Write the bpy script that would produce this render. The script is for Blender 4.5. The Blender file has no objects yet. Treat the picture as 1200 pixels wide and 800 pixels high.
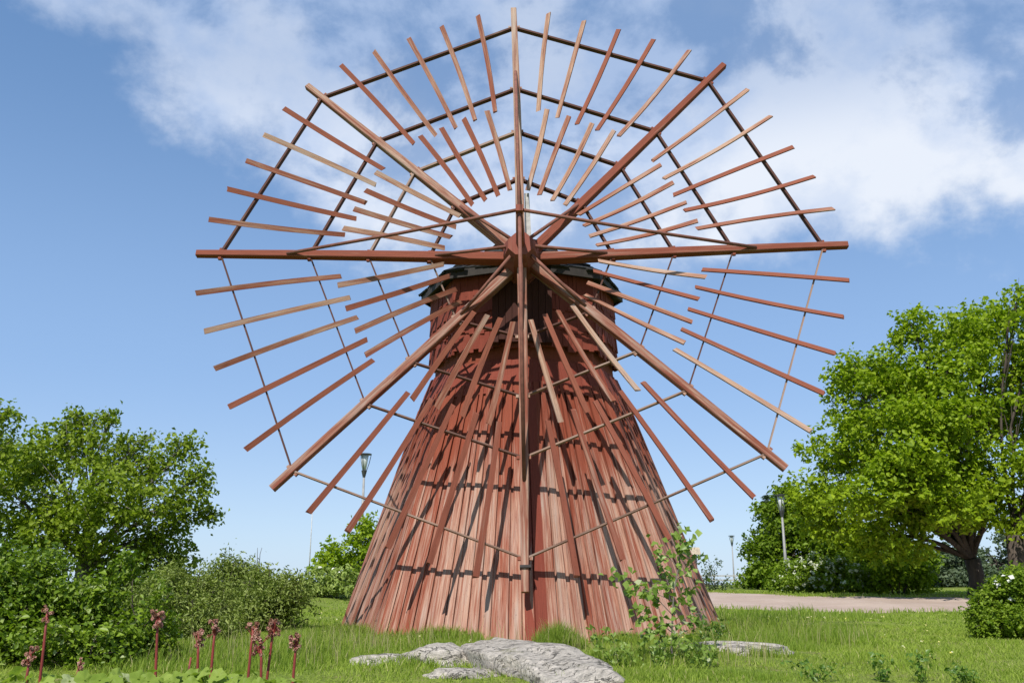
import bpy, math, random
import numpy as np
from mathutils import Vector, Matrix, noise as mnoise

sc = bpy.context.scene
C = sc.collection
R = math.radians
rng = np.random.default_rng(7)
random.seed(7)

# ------------------------------------------------------------------ camera, sky, sun, exposure
EYE = 1.30
FPX, PITCH = 1057.3, 0.2589
cam_d = bpy.data.cameras.new('camera')
cam = bpy.data.objects.new('camera', cam_d)
C.objects.link(cam)
cam.location = (0, 0, EYE)
cam.rotation_euler = (math.pi / 2 + PITCH, 0, 0)
cam_d.sensor_width = 36.0
cam_d.lens = 36.0 * FPX / 1200.0
cam_d.clip_start = 0.05
cam_d.clip_end = 5000
sc.camera = cam

SUN_EL, SUN_AZ = R(51), R(200)          # azimuth clockwise from +Y
sun_d = bpy.data.lights.new('sun', 'SUN')
sun_d.energy = 5.0
sun_d.angle = R(0.53)
sun_d.color = (1.0, 0.95, 0.87)
sun = bpy.data.objects.new('sun', sun_d)
C.objects.link(sun)
to_sun = Vector((math.sin(SUN_AZ) * math.cos(SUN_EL), math.cos(SUN_AZ) * math.cos(SUN_EL), math.sin(SUN_EL)))
sun.rotation_euler = (-to_sun).to_track_quat('-Z', 'Y').to_euler()
sun.location = (0, 0, 40)

sc.view_settings.view_transform = 'Standard'
sc.view_settings.look = 'None'
sc.view_settings.gamma = 1.0
sc.view_settings.exposure = 0.20
sc.view_settings.use_curve_mapping = False
sc.render.engine = 'CYCLES'
sc.cycles.max_bounces = 6
sc.cycles.transparent_max_bounces = 6
sc.cycles.use_denoising = True


class NT:
    """small helper to write node trees as expressions"""
    def __init__(self, tree):
        self.t = tree
        self.n = tree.nodes
        self.l = tree.links

    def new(self, typ, **kw):
        nd = self.n.new(typ)
        for k, v in kw.items():
            setattr(nd, k, v)
        return nd

    def put(self, sock, val):
        if isinstance(val, bpy.types.NodeSocket):
            self.l.new(val, sock)
        elif val is not None:
            sock.default_value = val

    def m(self, op, a, b=None, c=None, clamp=False):
        nd = self.new('ShaderNodeMath', operation=op)
        nd.use_clamp = clamp
        for i, v in enumerate((a, b, c)):
            if v is not None:
                self.put(nd.inputs[i], v)
        return nd.outputs[0]

    def smooth(self, x, lo, hi, a=0.0, b=1.0):
        nd = self.new('ShaderNodeMapRange', interpolation_type='SMOOTHSTEP')
        for s, v in zip(('Value', 'From Min', 'From Max', 'To Min', 'To Max'), (x, lo, hi, a, b)):
            self.put(nd.inputs[s], v)
        return nd.outputs['Result']

    def noise(self, vec, scale, detail=4.0, rough=0.5, dist=0.0):
        nd = self.new('ShaderNodeTexNoise')
        if vec is not None:
            self.l.new(vec, nd.inputs['Vector'])
        self.put(nd.inputs['Scale'], scale)
        self.put(nd.inputs['Detail'], detail)
        self.put(nd.inputs['Roughness'], rough)
        self.put(nd.inputs['Distortion'], dist)
        return nd.outputs['Fac']

    def mix(self, fac, a, b, typ='MIX'):
        nd = self.new('ShaderNodeMix', data_type='RGBA', blend_type=typ)
        self.put(nd.inputs[0], fac)
        for i, v in ((6, a), (7, b)):
            if isinstance(v, tuple) and len(v) == 3:
                v = (*v, 1.0)
            self.put(nd.inputs[i], v)
        return nd.outputs[2]

    def scalev(self, vec, s):
        nd = self.new('ShaderNodeMapping')
        self.l.new(vec, nd.inputs['Vector'])
        nd.inputs['Scale'].default_value = s
        return nd.outputs['Vector']

    def addv(self, a, b):
        nd = self.new('ShaderNodeVectorMath', operation='ADD')
        self.put(nd.inputs[0], a)
        self.put(nd.inputs[1], b)
        return nd.outputs[0]

    def comb(self, x, y, z):
        nd = self.new('ShaderNodeCombineXYZ')
        for i, v in enumerate((x, y, z)):
            self.put(nd.inputs[i], v)
        return nd.outputs[0]


CLOUD_AT = (3.1, 7.7, 0.4)


def build_world():
    w = bpy.data.worlds.new('World')
    sc.world = w
    w.use_nodes = True
    t = NT(w.node_tree)
    t.n.clear()
    sky = t.new('ShaderNodeTexSky', sky_type='NISHITA')
    sky.sun_disc = False
    sky.sun_elevation = SUN_EL
    sky.sun_rotation = SUN_AZ
    sky.altitude = 20
    sky.air_density = 1.0
    sky.dust_density = 0.35
    sky.ozone_density = 1.6
    hs = t.new('ShaderNodeHueSaturation')
    hs.inputs['Hue'].default_value = 0.513
    hs.inputs['Saturation'].default_value = 1.02
    hs.inputs['Value'].default_value = 1.5
    t.l.new(sky.outputs[0], hs.inputs['Color'])
    tc = t.new('ShaderNodeTexCoord')
    sp = t.new('ShaderNodeSeparateXYZ')
    t.l.new(tc.outputs['Generated'], sp.inputs[0])
    x, y, z = sp.outputs
    az = t.m('MULTIPLY', t.m('ARCTAN2', x, y), 57.2958)
    el = t.m('MULTIPLY', t.m('ARCSINE', z), 57.2958)
    # the bank of cloud: its lower edge climbs to the left
    left = t.m('MAXIMUM', t.m('SUBTRACT', -9.0, az), 0.0)
    right = t.m('MAXIMUM', t.m('ADD', az, 5.0), 0.0)
    line = t.m('ADD', t.m('MULTIPLY', left, 0.60), t.m('SUBTRACT', 18.4, t.m('MULTIPLY', right, 0.025)))
    dirv = t.scalev(tc.outputs['Generated'], (1.0, 1.0, 1.25))
    warp = t.noise(t.addv(dirv, (2.0, 0.0, 0.0)), 9.0, 9, 0.60)
    warp2 = t.noise(dirv, 3.2, 3, 0.5)
    d = t.m('ADD', t.m('SUBTRACT', el, line), t.m('MULTIPLY', t.m('SUBTRACT', warp, 0.5), 15.0))
    d = t.m('ADD', d, t.m('MULTIPLY', t.m('SUBTRACT', warp2, 0.5), 9.0))
    bank = t.smooth(d, -0.8, 4.6)
    body = t.noise(t.addv(dirv, CLOUD_AT), 4.6, 12, 0.60, 0.15)
    high = t.smooth(el, 31.0, 26.0, 0.80, 1.0)

    def puff(a, e, sa, se):
        qa = t.m('POWER', t.m('DIVIDE', t.m('SUBTRACT', az, a), sa), 2.0)
        qe = t.m('POWER', t.m('DIVIDE', t.m('SUBTRACT', el, e), se), 2.0)
        return t.m('EXPONENT', t.m('MULTIPLY', t.m('ADD', qa, qe), -1.0))
    thick = t.m('ADD', t.m('MULTIPLY', puff(18.5, 23.5, 9.0, 4.5), 0.13), t.m('MULTIPLY', puff(-4.5, 27.0, 5.5, 3.6), 0.09))
    thick = t.m('ADD', thick, t.m('MULTIPLY', puff(29.0, 21.5, 6.0, 4.5), 0.15))
    thick = t.m('ADD', thick, t.m('MULTIPLY', puff(1.0, 22.5, 9.0, 2.8), 0.12))
    thin = t.m('ADD', t.m('MULTIPLY', puff(5.5, 32.5, 6.5, 2.6), 0.15), t.m('MULTIPLY', puff(14.0, 34.0, 4.0, 2.0), 0.06))
    body = t.m('SUBTRACT', t.m('ADD', body, thick), thin)
    dens = t.smooth(body, 0.41, 0.54, 0.24, 1.0)
    high = t.smooth(el, 31.0, 26.0, 0.72, 1.0)
    fac = t.m('MULTIPLY', t.m('MULTIPLY', bank, dens), high)
    fac = t.m('MULTIPLY', fac, 0.94, clamp=True)
    shade = t.noise(t.addv(dirv, (9.0, 1.3, 2.0)), 6.0, 9, 0.58)
    low = t.smooth(el, 19.0, 30.0, 0.0, 0.5)
    sh = t.m('ADD', t.smooth(shade, 0.38, 0.62, 0.0, 0.7), low, clamp=True)
    sh = t.m('SUBTRACT', sh, t.m('MULTIPLY', thick, 2.6), clamp=True)
    cc = t.mix(sh, (7.5, 7.95, 8.75), (4.5, 5.6, 7.7))
    grad = t.mix(t.smooth(el, 0.0, 13.0), (4.2, 5.8, 8.0), (2.6, 4.3, 7.1))
    grad = t.mix(t.smooth(el, 10.0, 33.0), grad, (1.25, 2.55, 4.9))
    grad = t.mix(t.smooth(el, 33.0, 90.0), grad, (0.5, 1.25, 3.4))
    blue = t.mix(0.82, hs.outputs[0], grad)
    col = t.mix(fac, blue, cc)
    bg = t.new('ShaderNodeBackground')
    t.l.new(col, bg.inputs['Color'])
    bg.inputs['Strength'].default_value = 0.10
    out = t.new('ShaderNodeOutputWorld')
    t.l.new(bg.outputs[0], out.inputs[0])


build_world()


# ------------------------------------------------------------------ helpers
def px(u, v, d):
    """the point at forward distance d that the photograph shows at (u, v) of 1200 x 800"""
    a, b = (u - 600) / FPX, -(v - 400) / FPX
    c, s = math.cos(PITCH), math.sin(PITCH)
    X, Y, Z = a, c - b * s, s + b * c
    k = d / Y
    return np.array([X * k, d, Z * k + EYE])


def px_scale(d):
    return d * 0.97 / FPX          # metres per photograph pixel at distance d


class MB:
    """collects vertices, faces and per-vertex uv"""
    def __init__(self):
        self.v, self.f, self.uv, self.mi = [], [], [], []

    def add(self, vs, fs, uvs=None, mi=0):
        o = len(self.v)
        self.v += [tuple(p) for p in vs]
        self.f += [tuple(i + o for i in q) for q in fs]
        self.uv += list(uvs) if uvs is not None else [(0.0, 0.0)] * len(vs)
        self.mi += [mi] * len(fs)

    def box(self, c, s, rot=None, taper=(1, 1), mi=0):
        """box centred at c, size s; taper scales the top (z) end"""
        vs = []
        for k in (-1, 1):
            tx, ty = (taper if k > 0 else (1, 1))
            for i, j in ((-1, -1), (1, -1), (1, 1), (-1, 1)):
                p = Vector((i * s[0] / 2 * tx, j * s[1] / 2 * ty, k * s[2] / 2))
                if rot is not None:
                    p = rot @ p
                vs.append(p + Vector(c))
        self.add(vs, [(3, 2, 1, 0), (4, 5, 6, 7), (0, 1, 5, 4), (1, 2, 6, 5), (2, 3, 7, 6), (3, 0, 4, 7)], mi=mi)

    def tube(self, pts, rad, n=7, cap=True, mi=0):
        pts = [Vector(p) for p in pts]
        if not hasattr(rad, '__len__'):
            rad = [rad] * len(pts)
        vs, fs = [], []
        prev = None
        for i, p in enumerate(pts):
            d = (pts[min(i + 1, len(pts) - 1)] - pts[max(i - 1, 0)])
            if d.length < 1e-9:
                d = Vector((0, 0, 1))
            d.normalize()
            if prev is None:
                a = d.orthogonal().normalized()
            else:
                a = prev - d * prev.dot(d)
                a = a.normalized() if a.length > 1e-6 else d.orthogonal().normalized()
            prev = a
            b = d.cross(a)
            for k in range(n):
                w = 2 * math.pi * k / n
                vs.append(p + (a * math.cos(w) + b * math.sin(w)) * rad[i])
        for i in range(len(pts) - 1):
            for k in range(n):
                q = (k + 1) % n
                fs.append((i * n + k, i * n + q, (i + 1) * n + q, (i + 1) * n + k))
        if cap:
            fs.append(tuple(range(n - 1, -1, -1)))
            fs.append(tuple(range((len(pts) - 1) * n, len(pts) * n)))
        self.add(vs, fs, mi=mi)

    def mesh(self, name, mats, smooth=False):
        me = bpy.data.meshes.new(name)
        me.from_pydata(self.v, [], self.f)
        if not isinstance(mats, (list, tuple)):
            mats = [mats]
        for m in mats:
            me.materials.append(m)
        if len(mats) > 1:
            me.polygons.foreach_set('material_index', self.mi)
        uvl = me.uv_layers.new(name='UVMap')
        li = np.empty(len(me.loops), np.int32)
        me.loops.foreach_get('vertex_index', li)
        uvl.data.foreach_set('uv', np.array(self.uv, np.float32)[li].ravel())
        if smooth:
            me.polygons.foreach_set('use_smooth', [True] * len(me.polygons))
        me.update()
        return me

    def build(self, name, mats, parent=None, smooth=False, basis=None):
        return link(name, self.mesh(name, mats, smooth), parent, basis)


def link(name, data, parent=None, basis=None):
    o = bpy.data.objects.new(name, data)
    C.objects.link(o)
    if parent is not None:
        o.parent = parent
    if basis is not None:
        o.matrix_basis = basis
    return o


def raw_mesh(name, V, F, mat, smooth=False):
    """V (n,3), F (m,k) numpy"""
    V = np.ascontiguousarray(V, np.float32)
    F = np.ascontiguousarray(F, np.int32)
    me = bpy.data.meshes.new(name)
    me.vertices.add(len(V))
    me.vertices.foreach_set('co', V.ravel())
    m, k = F.shape
    me.loops.add(m * k)
    me.loops.foreach_set('vertex_index', F.ravel())
    me.polygons.add(m)
    me.polygons.foreach_set('loop_start', np.arange(0, m * k, k, dtype=np.int32))
    if smooth:
        me.polygons.foreach_set('use_smooth', np.ones(m, dtype=bool))
    me.update(calc_edges=True)
    me.materials.append(mat)
    return me


def tag(o, label=None, cat=None, group=None, kind=None):
    if label:
        o['label'] = label
    if cat:
        o['category'] = cat
    if group:
        o['group'] = group
    if kind:
        o['kind'] = kind
    return o


def empty(name, loc, label, cat, group=None):
    o = link(name, None)
    o.empty_display_size = 0.3
    o.location = loc
    return tag(o, label, cat, group)


# ------------------------------------------------------------------ materials
def base_mat(name):
    m = bpy.data.materials.new(name)
    m.use_nodes = True
    t = NT(m.node_tree)
    b = t.n['Principled BSDF']
    return m, t, b


def plain(name, col, rough=0.6, metal=0.0, var=0.15):
    m, t, b = base_mat(name)
    tc = t.new('ShaderNodeTexCoord')
    n = t.noise(tc.outputs['Object'], 9.0, 5, 0.6)
    c2 = tuple(v * (1 - 2 * var) for v in col)
    t.put(b.inputs['Base Color'], t.mix(t.smooth(n, 0.35, 0.65), c2, col))
    b.inputs['Roughness'].default_value = rough
    b.inputs['Metallic'].default_value = metal
    return m


def wood(name, paint, bare, amount, use_uv, spread=0.5, dark=(0.045, 0.018, 0.012)):
    """red ochre paint worn off in streaks along the grain; amount 0..1 = how much is worn"""
    m, t, b = base_mat(name)
    tc = t.new('ShaderNodeTexCoord')
    geo = t.new('ShaderNodeNewGeometry')
    oi = t.new('ShaderNodeObjectInfo')
    if use_uv:
        rnd = geo.outputs['Random Per Island']
        sh = t.comb(t.m('MULTIPLY', rnd, 37.0), t.m('MULTIPLY', rnd, 91.0), 0.0)
        v = t.addv(tc.outputs['UV'], sh)
        long_, wide = (42.0, 1.5, 1.0), (9.0, 0.8, 1.0)
        fine = (110.0, 2.5, 1.0)
    else:
        rnd = t.m('FRACT', t.m('ADD', oi.outputs['Random'], geo.outputs['Random Per Island']))
        k = t.m('MULTIPLY', rnd, 53.0)
        v = t.addv(tc.outputs['Object'], t.comb(k, k, k))
        long_, wide = (24.0, 24.0, 1.1), (9.0, 9.0, 0.8)
        fine = (120.0, 120.0, 3.0)
    n1 = t.noise(t.scalev(v, long_), 1.0, 5, 0.62, 0.4)
    n2 = t.noise(t.scalev(v, wide), 1.0, 3, 0.5)
    n3 = t.noise(t.scalev(v, fine), 1.0, 3, 0.6)
    wear = t.m('ADD', t.m('MULTIPLY', n1, 0.68), t.m('MULTIPLY', n2, 0.32))
    wear = t.m('ADD', wear, t.m('MULTIPLY', t.m('SUBTRACT', rnd, 0.5), spread))
    if use_uv:      # less wear high up under the cap
        spz = t.new('ShaderNodeSeparateXYZ')
        t.l.new(geo.outputs['Position'], spz.inputs[0])
        wear = t.m('ADD', wear, t.smooth(spz.outputs[2], 2.2, 4.3, 0.0, -0.22))
    lo = 0.78 - 0.42 * amount
    mask = t.smooth(wear, lo - 0.12, lo + 0.2)
    pc = t.mix(t.smooth(n3, 0.35, 0.7), tuple(c * 0.70 for c in paint), paint)
    pc = t.mix(t.m('MULTIPLY', rnd, 0.6), pc, tuple(c * f for c, f in zip(paint, (0.72, 0.66, 0.66))))
    bc = t.mix(t.smooth(n3, 0.3, 0.7), tuple(c * 0.62 for c in bare), bare)
    bc = t.mix(t.smooth(n2, 0.45, 0.7, 0.0, 0.45), bc, (0.34, 0.29, 0.26))
    col = t.mix(mask, pc, bc)
    # knots and drying cracks
    vor = t.new('ShaderNodeTexVoronoi', feature='F1')
    t.l.new(t.scalev(v, (10.0, 2.2, 1.0) if use_uv else (9.0, 9.0, 1.8)), vor.inputs['Vector'])
    knot = t.smooth(vor.outputs['Distance'], 0.14, 0.06, 0.0, 0.8)
    crack = t.smooth(n1, 0.36, 0.28, 0.0, 0.75)
    col = t.mix(t.m('MAXIMUM', knot, crack), col, dark)
    t.put(b.inputs['Base Color'], col)
    b.inputs['Roughness'].default_value = 0.85
    b.inputs['Specular IOR Level'].default_value = 0.25
    bp = t.new('ShaderNodeBump')
    bp.inputs['Strength'].default_value = 0.55
    bp.inputs['Distance'].default_value = 0.006
    t.l.new(t.m('ADD', n1, t.m('MULTIPLY', n3, 0.5)), bp.inputs['Height'])
    t.l.new(bp.outputs[0], b.inputs['Normal'])
    return m


def leafy(name, c1, c2, c3=None, trans=0.35, rough=0.45, spec=0.35):
    """leaves: colour differs from leaf to leaf, light passes through"""
    m, t, b = base_mat(name)
    geo = t.new('ShaderNodeNewGeometry')
    tc = t.new('ShaderNodeTexCoord')
    rnd = geo.outputs['Random Per Island']
    n = t.noise(tc.outputs['Object'], 0.9, 3, 0.5)
    f = t.m('ADD', t.m('MULTIPLY', rnd, 0.7), t.m('MULTIPLY', t.m('SUBTRACT', n, 0.35), 0.8), clamp=True)
    col = t.mix(f, c1, c2)
    if c3 is not None:
        col = t.mix(t.smooth(rnd, 0.93, 0.98), col, c3)
    t.put(b.inputs['Base Color'], col)
    b.inputs['Roughness'].default_value = rough
    b.inputs['Specular IOR Level'].default_value = spec
    tr = t.new('ShaderNodeBsdfTranslucent')
    t.put(tr.inputs['Color'], t.mix(1.0, col, (1.0, 1.12, 0.5), 'MULTIPLY'))
    mx = t.new('ShaderNodeMixShader')
    mx.inputs[0].default_value = trans
    t.l.new(b.outputs[0], mx.inputs[1])
    t.l.new(tr.outputs[0], mx.inputs[2])
    t.l.new(mx.outputs[0], t.n['Material Output'].inputs[0])
    return m


def bark_mat(name, col):
    m, t, b = base_mat(name)
    tc = t.new('ShaderNodeTexCoord')
    n = t.noise(t.scalev(tc.outputs['Object'], (9, 9, 1.6)), 1.0, 6, 0.65, 0.3)
    t.put(b.inputs['Base Color'], t.mix(t.smooth(n, 0.3, 0.7), tuple(c * 0.4 for c in col), col))
    b.inputs['Roughness'].default_value = 0.9
    bp = t.new('ShaderNodeBump')
    bp.inputs['Strength'].default_value = 0.8
    bp.inputs['Distance'].default_value = 0.03
    t.l.new(n, bp.inputs['Height'])
    t.l.new(bp.outputs[0], b.inputs['Normal'])
    return m


def ground_mat():
    m, t, b = base_mat('lawn_soil')
    geo = t.new('ShaderNodeNewGeometry')
    p = geo.outputs['Position']
    n1 = t.noise(p, 0.22, 4, 0.55)
    n2 = t.noise(p, 2.6, 6, 0.65)
    n3 = t.noise(p, 28.0, 4, 0.7)
    col = t.mix(t.smooth(n1, 0.35, 0.65), (0.17, 0.24, 0.035), (0.28, 0.33, 0.065))
    col = t.mix(t.smooth(n2, 0.53, 0.66, 0.0, 0.75), col, (0.27, 0.22, 0.11))
    col = t.mix(t.smooth(n3, 0.3, 0.7), tuple(v for v in (0.07, 0.10, 0.018)), col)
    t.put(b.inputs['Base Color'], col)
    b.inputs['Roughness'].default_value = 0.95
    b.inputs['Specular IOR Level'].default_value = 0.1
    bp = t.new('ShaderNodeBump')
    bp.inputs['Strength'].default_value = 0.6
    bp.inputs['Distance'].default_value = 0.04
    t.l.new(n3, bp.inputs['Height'])
    t.l.new(bp.outputs[0], b.inputs['Normal'])
    return m


def path_mat():
    m, t, b = base_mat('gravel')
    geo = t.new('ShaderNodeNewGeometry')
    p = geo.outputs['Position']
    n1 = t.noise(p, 0.7, 4, 0.6)
    n2 = t.noise(p, 45.0, 3, 0.7)
    col = t.mix(t.smooth(n1, 0.35, 0.65), (0.36, 0.27, 0.215), (0.43, 0.335, 0.275))
    col = t.mix(t.smooth(n2, 0.35, 0.65, 0.35, 0.0), col, (0.22, 0.17, 0.14))
    t.put(b.inputs['Base Color'], col)
    b.inputs['Roughness'].default_value = 0.95
    return m


def rock_mat():
    m, t, b = base_mat('granite')
    tc = t.new('ShaderNodeTexCoord')
    p = tc.outputs['Object']
    st = t.scalev(p, (1.6, 7.0, 9.0))
    n1 = t.noise(st, 1.4, 6, 0.65, 1.2)
    n2 = t.noise(p, 14.0, 9, 0.78)
    n3 = t.noise(p, 90.0, 3, 0.7)
    col = t.mix(t.smooth(n2, 0.35, 0.65), (0.26, 0.24, 0.205), (0.53, 0.48, 0.415))
    col = t.mix(t.smooth(n1, 0.40, 0.33, 0.0, 0.5), col, (0.07, 0.06, 0.05))
    col = t.mix(t.smooth(n3, 0.55, 0.7, 0.0, 0.5), col, (0.16, 0.15, 0.14))
    ca = t.noise(t.scalev(p, (0.8, 2.6, 5.0)), 1.3, 4, 0.55, 0.8)
    ck = t.smooth(t.m('ABSOLUTE', t.m('SUBTRACT', ca, 0.5)), 0.012, 0.002, 0.0, 0.85)
    cb = t.noise(t.addv(p, (7.0, 3.0, 5.0)), 2.4, 5, 0.6, 0.6)
    ck = t.m('MAXIMUM', ck, t.smooth(t.m('ABSOLUTE', t.m('SUBTRACT', cb, 0.5)), 0.010, 0.002, 0.0, 0.7))
    col = t.mix(ck, col, (0.045, 0.040, 0.030))
    n4 = t.noise(t.addv(p, (4.0, 1.0, 0.0)), 3.2, 7, 0.75)
    col = t.mix(t.smooth(n4, 0.58, 0.66, 0.0, 0.7), col, (0.13, 0.13, 0.05))
    t.put(b.inputs['Base Color'], col)
    b.inputs['Roughness'].default_value = 0.88
    bp = t.new('ShaderNodeBump')
    bp.inputs['Strength'].default_value = 1.0
    bp.inputs['Distance'].default_value = 0.03
    t.l.new(t.m('SUBTRACT', t.m('ADD', n1, t.m('MULTIPLY', n2, 0.7)), ck), bp.inputs['Height'])
    t.l.new(bp.outputs[0], b.inputs['Normal'])
    return m


RED = (0.27, 0.066, 0.035)
M = {}
M['wall'] = wood('red_wall_boards', RED, (0.53, 0.32, 0.235), 0.79, True, 0.17)
M['shingle'] = wood('red_shingles', (0.25, 0.058, 0.036), (0.34, 0.16, 0.11), 0.22, True, 0.3)
M['sail'] = wood('worn_sail_wood', (0.265, 0.085, 0.050), (0.48, 0.31, 0.215), 0.50, False, 0.45)
M['sail_red'] = wood('painted_sail_wood', (0.255, 0.078, 0.047), (0.42, 0.26, 0.18), 0.36, False, 0.15)
M['beam'] = wood('worn_sail_beam', (0.245, 0.072, 0.043), (0.49, 0.34, 0.25), 0.72, False, 0.12)
M['beam_red'] = wood('painted_sail_beam', (0.25, 0.072, 0.043), (0.42, 0.26, 0.19), 0.34, False, 0.1)
M['stay'] = plain('stay_rod_wood', (0.21, 0.078, 0.052), 0.8)
M['eaves'] = plain('tarred_eaves', (0.035, 0.028, 0.024), 0.8)
M['hub'] = wood('hub_timber', (0.27, 0.085, 0.060), (0.42, 0.25, 0.19), 0.25, False, 0.1)
M['bar'] = wood('ring_bar_wood', (0.11, 0.050, 0.038), (0.34, 0.22, 0.165), 0.44, False, 0.7)  # bar colour darkened to carry the shade of their undersides
M['shade_toned_boards'] = wood('shade_toned_boards', (0.075, 0.027, 0.020), (0.15, 0.07, 0.05), 0.15, True, 0.3)  # brown darkened to hold the shade of hub and eaves
M['grey_wood'] = plain('grey_weathered_wood', (0.42, 0.41, 0.39), 0.85)
M['roof'] = wood('black_roof_shingles', (0.034, 0.034, 0.030), (0.14, 0.145, 0.115), 0.45, True, 0.4, (0.015, 0.016, 0.014))
M['iron'] = plain('dark_iron', (0.035, 0.03, 0.028), 0.6, 0.4)
M['lamp_metal'] = plain('galvanised_pole', (0.30, 0.30, 0.29), 0.6, 0.2, 0.1)
M['lamp_dark'] = plain('lamp_housing', (0.06, 0.065, 0.065), 0.5, 0.2)
M['lamp_glass'] = plain('lamp_glass', (0.62, 0.66, 0.66), 0.15, 0.0, 0.05)
M['ground'] = ground_mat()
M['path'] = path_mat()
M['rock'] = rock_mat()
M['lawn'] = leafy('lawn_blades', (0.20, 0.30, 0.030), (0.37, 0.45, 0.080), (0.48, 0.45, 0.20), 0.45, 0.6, 0.2)
M['tall_grass'] = leafy('tall_blades', (0.16, 0.26, 0.026), (0.35, 0.43, 0.080), (0.50, 0.45, 0.22), 0.45, 0.6, 0.2)
M['straw'] = leafy('straw_blades', (0.30, 0.30, 0.11), (0.46, 0.40, 0.22), None, 0.35, 0.6, 0.2)
M['bark'] = bark_mat('dark_bark', (0.085, 0.065, 0.05))
M['grey_bark'] = bark_mat('grey_bark', (0.22, 0.20, 0.17))
M['maple'] = leafy('maple_leaves', (0.145, 0.235, 0.010), (0.36, 0.47, 0.022), None, 0.44, 0.5, 0.2)
M['mid_tree'] = leafy('mid_tree_leaves', (0.085, 0.150, 0.010), (0.22, 0.32, 0.022), None, 0.4, 0.5, 0.2)
M['tree_left'] = leafy('left_tree_leaves', (0.11, 0.175, 0.012), (0.31, 0.40, 0.035), None, 0.42, 0.5, 0.2)
M['bush_dark'] = leafy('dark_bush_leaves', (0.055, 0.115, 0.008), (0.26, 0.37, 0.03), (0.34, 0.40, 0.16), 0.36, 0.4, 0.25)  # pale third colour paints the glints on the glossy leaves
M['willow'] = leafy('willow_leaves', (0.14, 0.20, 0.03), (0.30, 0.36, 0.09), None, 0.3, 0.5)
M['lilac'] = leafy('shrub_leaves', (0.17, 0.24, 0.04), (0.33, 0.41, 0.10), None, 0.3, 0.5)
M['hedge'] = leafy('hedge_leaves', (0.10, 0.18, 0.012), (0.27, 0.37, 0.03), None, 0.4, 0.5, 0.2)
M['spruce'] = leafy('spruce_needles', (0.025, 0.050, 0.018), (0.06, 0.10, 0.04), None, 0.1, 0.6)
M['far_leaves'] = leafy('far_leaves', (0.07, 0.105, 0.055), (0.12, 0.165, 0.085), None, 0.25, 0.6)
M['aspen'] = leafy('sapling_leaves', (0.13, 0.22, 0.03), (0.30, 0.40, 0.09), (0.46, 0.48, 0.30), 0.38, 0.4, 0.3)
M['broad'] = leafy('broad_plant_leaves', (0.17, 0.26, 0.03), (0.33, 0.42, 0.09), (0.42, 0.46, 0.26), 0.4, 0.5, 0.15)
M['weed'] = leafy('weed_leaves', (0.05, 0.12, 0.012), (0.15, 0.25, 0.035), None, 0.3, 0.4)
M['petal'] = leafy('white_petals', (0.72, 0.72, 0.66), (0.86, 0.86, 0.82), None, 0.3, 0.6)
M['cream'] = leafy('cream_petals', (0.50, 0.54, 0.38), (0.68, 0.70, 0.56), None, 0.3, 0.6)
M['meadow'] = leafy('meadow_petals', (0.75, 0.62, 0.10), (0.80, 0.78, 0.62), None, 0.3, 0.6)
M['stalk'] = plain('red_stalk', (0.23, 0.030, 0.022), 0.6)
M['pod'] = leafy('pink_pods', (0.28, 0.11, 0.085), (0.56, 0.33, 0.26), None, 0.2, 0.5)
M['shed_wall'] = plain('shed_boards', (0.07, 0.06, 0.06), 0.8)
M['shed_roof'] = plain('pale_roof', (0.55, 0.47, 0.36), 0.7)

# ------------------------------------------------------------------ the ground and the path
MX, MY, MZ = 0.33, 16.15, EYE - 0.84          # axis and foot of the mill


def sstep(x, a, b):
    t = np.clip((x - a) / (b - a), 0, 1)
    return t * t * (3 - 2 * t)


def ground_h(x, y):
    x = np.asarray(x, float)
    y = np.asarray(y, float)
    base = MZ - 0.02
    h = base * sstep(y, 4.5, 8.6)
    h = h + 0.35 * sstep(y, 25.5, 35) + 0.14 * sstep(y, 35, 60)
    h = h + 0.22 * sstep(-x, 2, 9) * sstep(y, 18, 32)          # bank rising behind the mill on the left
    h = h - 9.0 * sstep(y, 85, 400)
    bed = np.exp(-(((x + 1.0) / 1.7) ** 2 + ((y - 4.2) / 1.3) ** 2))
    h = h + 0.62 * bed * (1 - sstep(y, 4.5, 8.6))
    dome = np.exp(-(((x - 0.3) / 5.5) ** 2 + ((y - 14.5) / 5.0) ** 2))
    h = h + 0.04 * dome
    h = h + 0.025 * np.sin(x * 1.3 + 0.7 * y) * np.cos(y * 0.9 - 0.4 * x) * sstep(y, 6, 9)
    h = h + 0.012 * np.sin(x * 3.7 - y * 2.1) * np.cos(y * 2.9 + x)
    return h


def axis_coords(lo, hi, step, far):
    mid = list(np.arange(lo, hi + 1e-6, step))
    a, s = [], step
    p = hi
    while p < far:
        s *= 1.25
        p += s
        a.append(p)
    b, s = [], step
    p = lo
    while p > -far:
        s *= 1.25
        p -= s
        b.append(p)
    return np.array(b[::-1] + mid + a)


gx = axis_coords(-26, 34, 0.4, 1500)
gy = axis_coords(1, 62, 0.4, 1500)
GX, GY = np.meshgrid(gx, gy)
V = np.stack([GX, GY, ground_h(GX, GY)], -1).reshape(-1, 3)
nx, ny = len(gx), len(gy)
ii = (np.arange(ny - 1)[:, None] * nx + np.arange(nx - 1)[None, :]).ravel()
F = np.stack([ii, ii + 1, ii + nx + 1, ii + nx], 1)
tag(link('ground', raw_mesh('ground', V, F, M['ground'], True)), kind='structure')

PATH = [(60, 44, 3.4), (40, 35.5, 3.5), (28, 31.2, 3.5), (20, 29.6, 3.5), (14, 29.2, 3.5), (10, 29.8, 3.6),
        (7.6, 32.0, 3.4), (6.6, 36.0, 3.0), (5.0, 42, 2.6), (2.0, 50, 2.4), (-3, 60, 2.4), (-10, 70, 2.4)]


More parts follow.
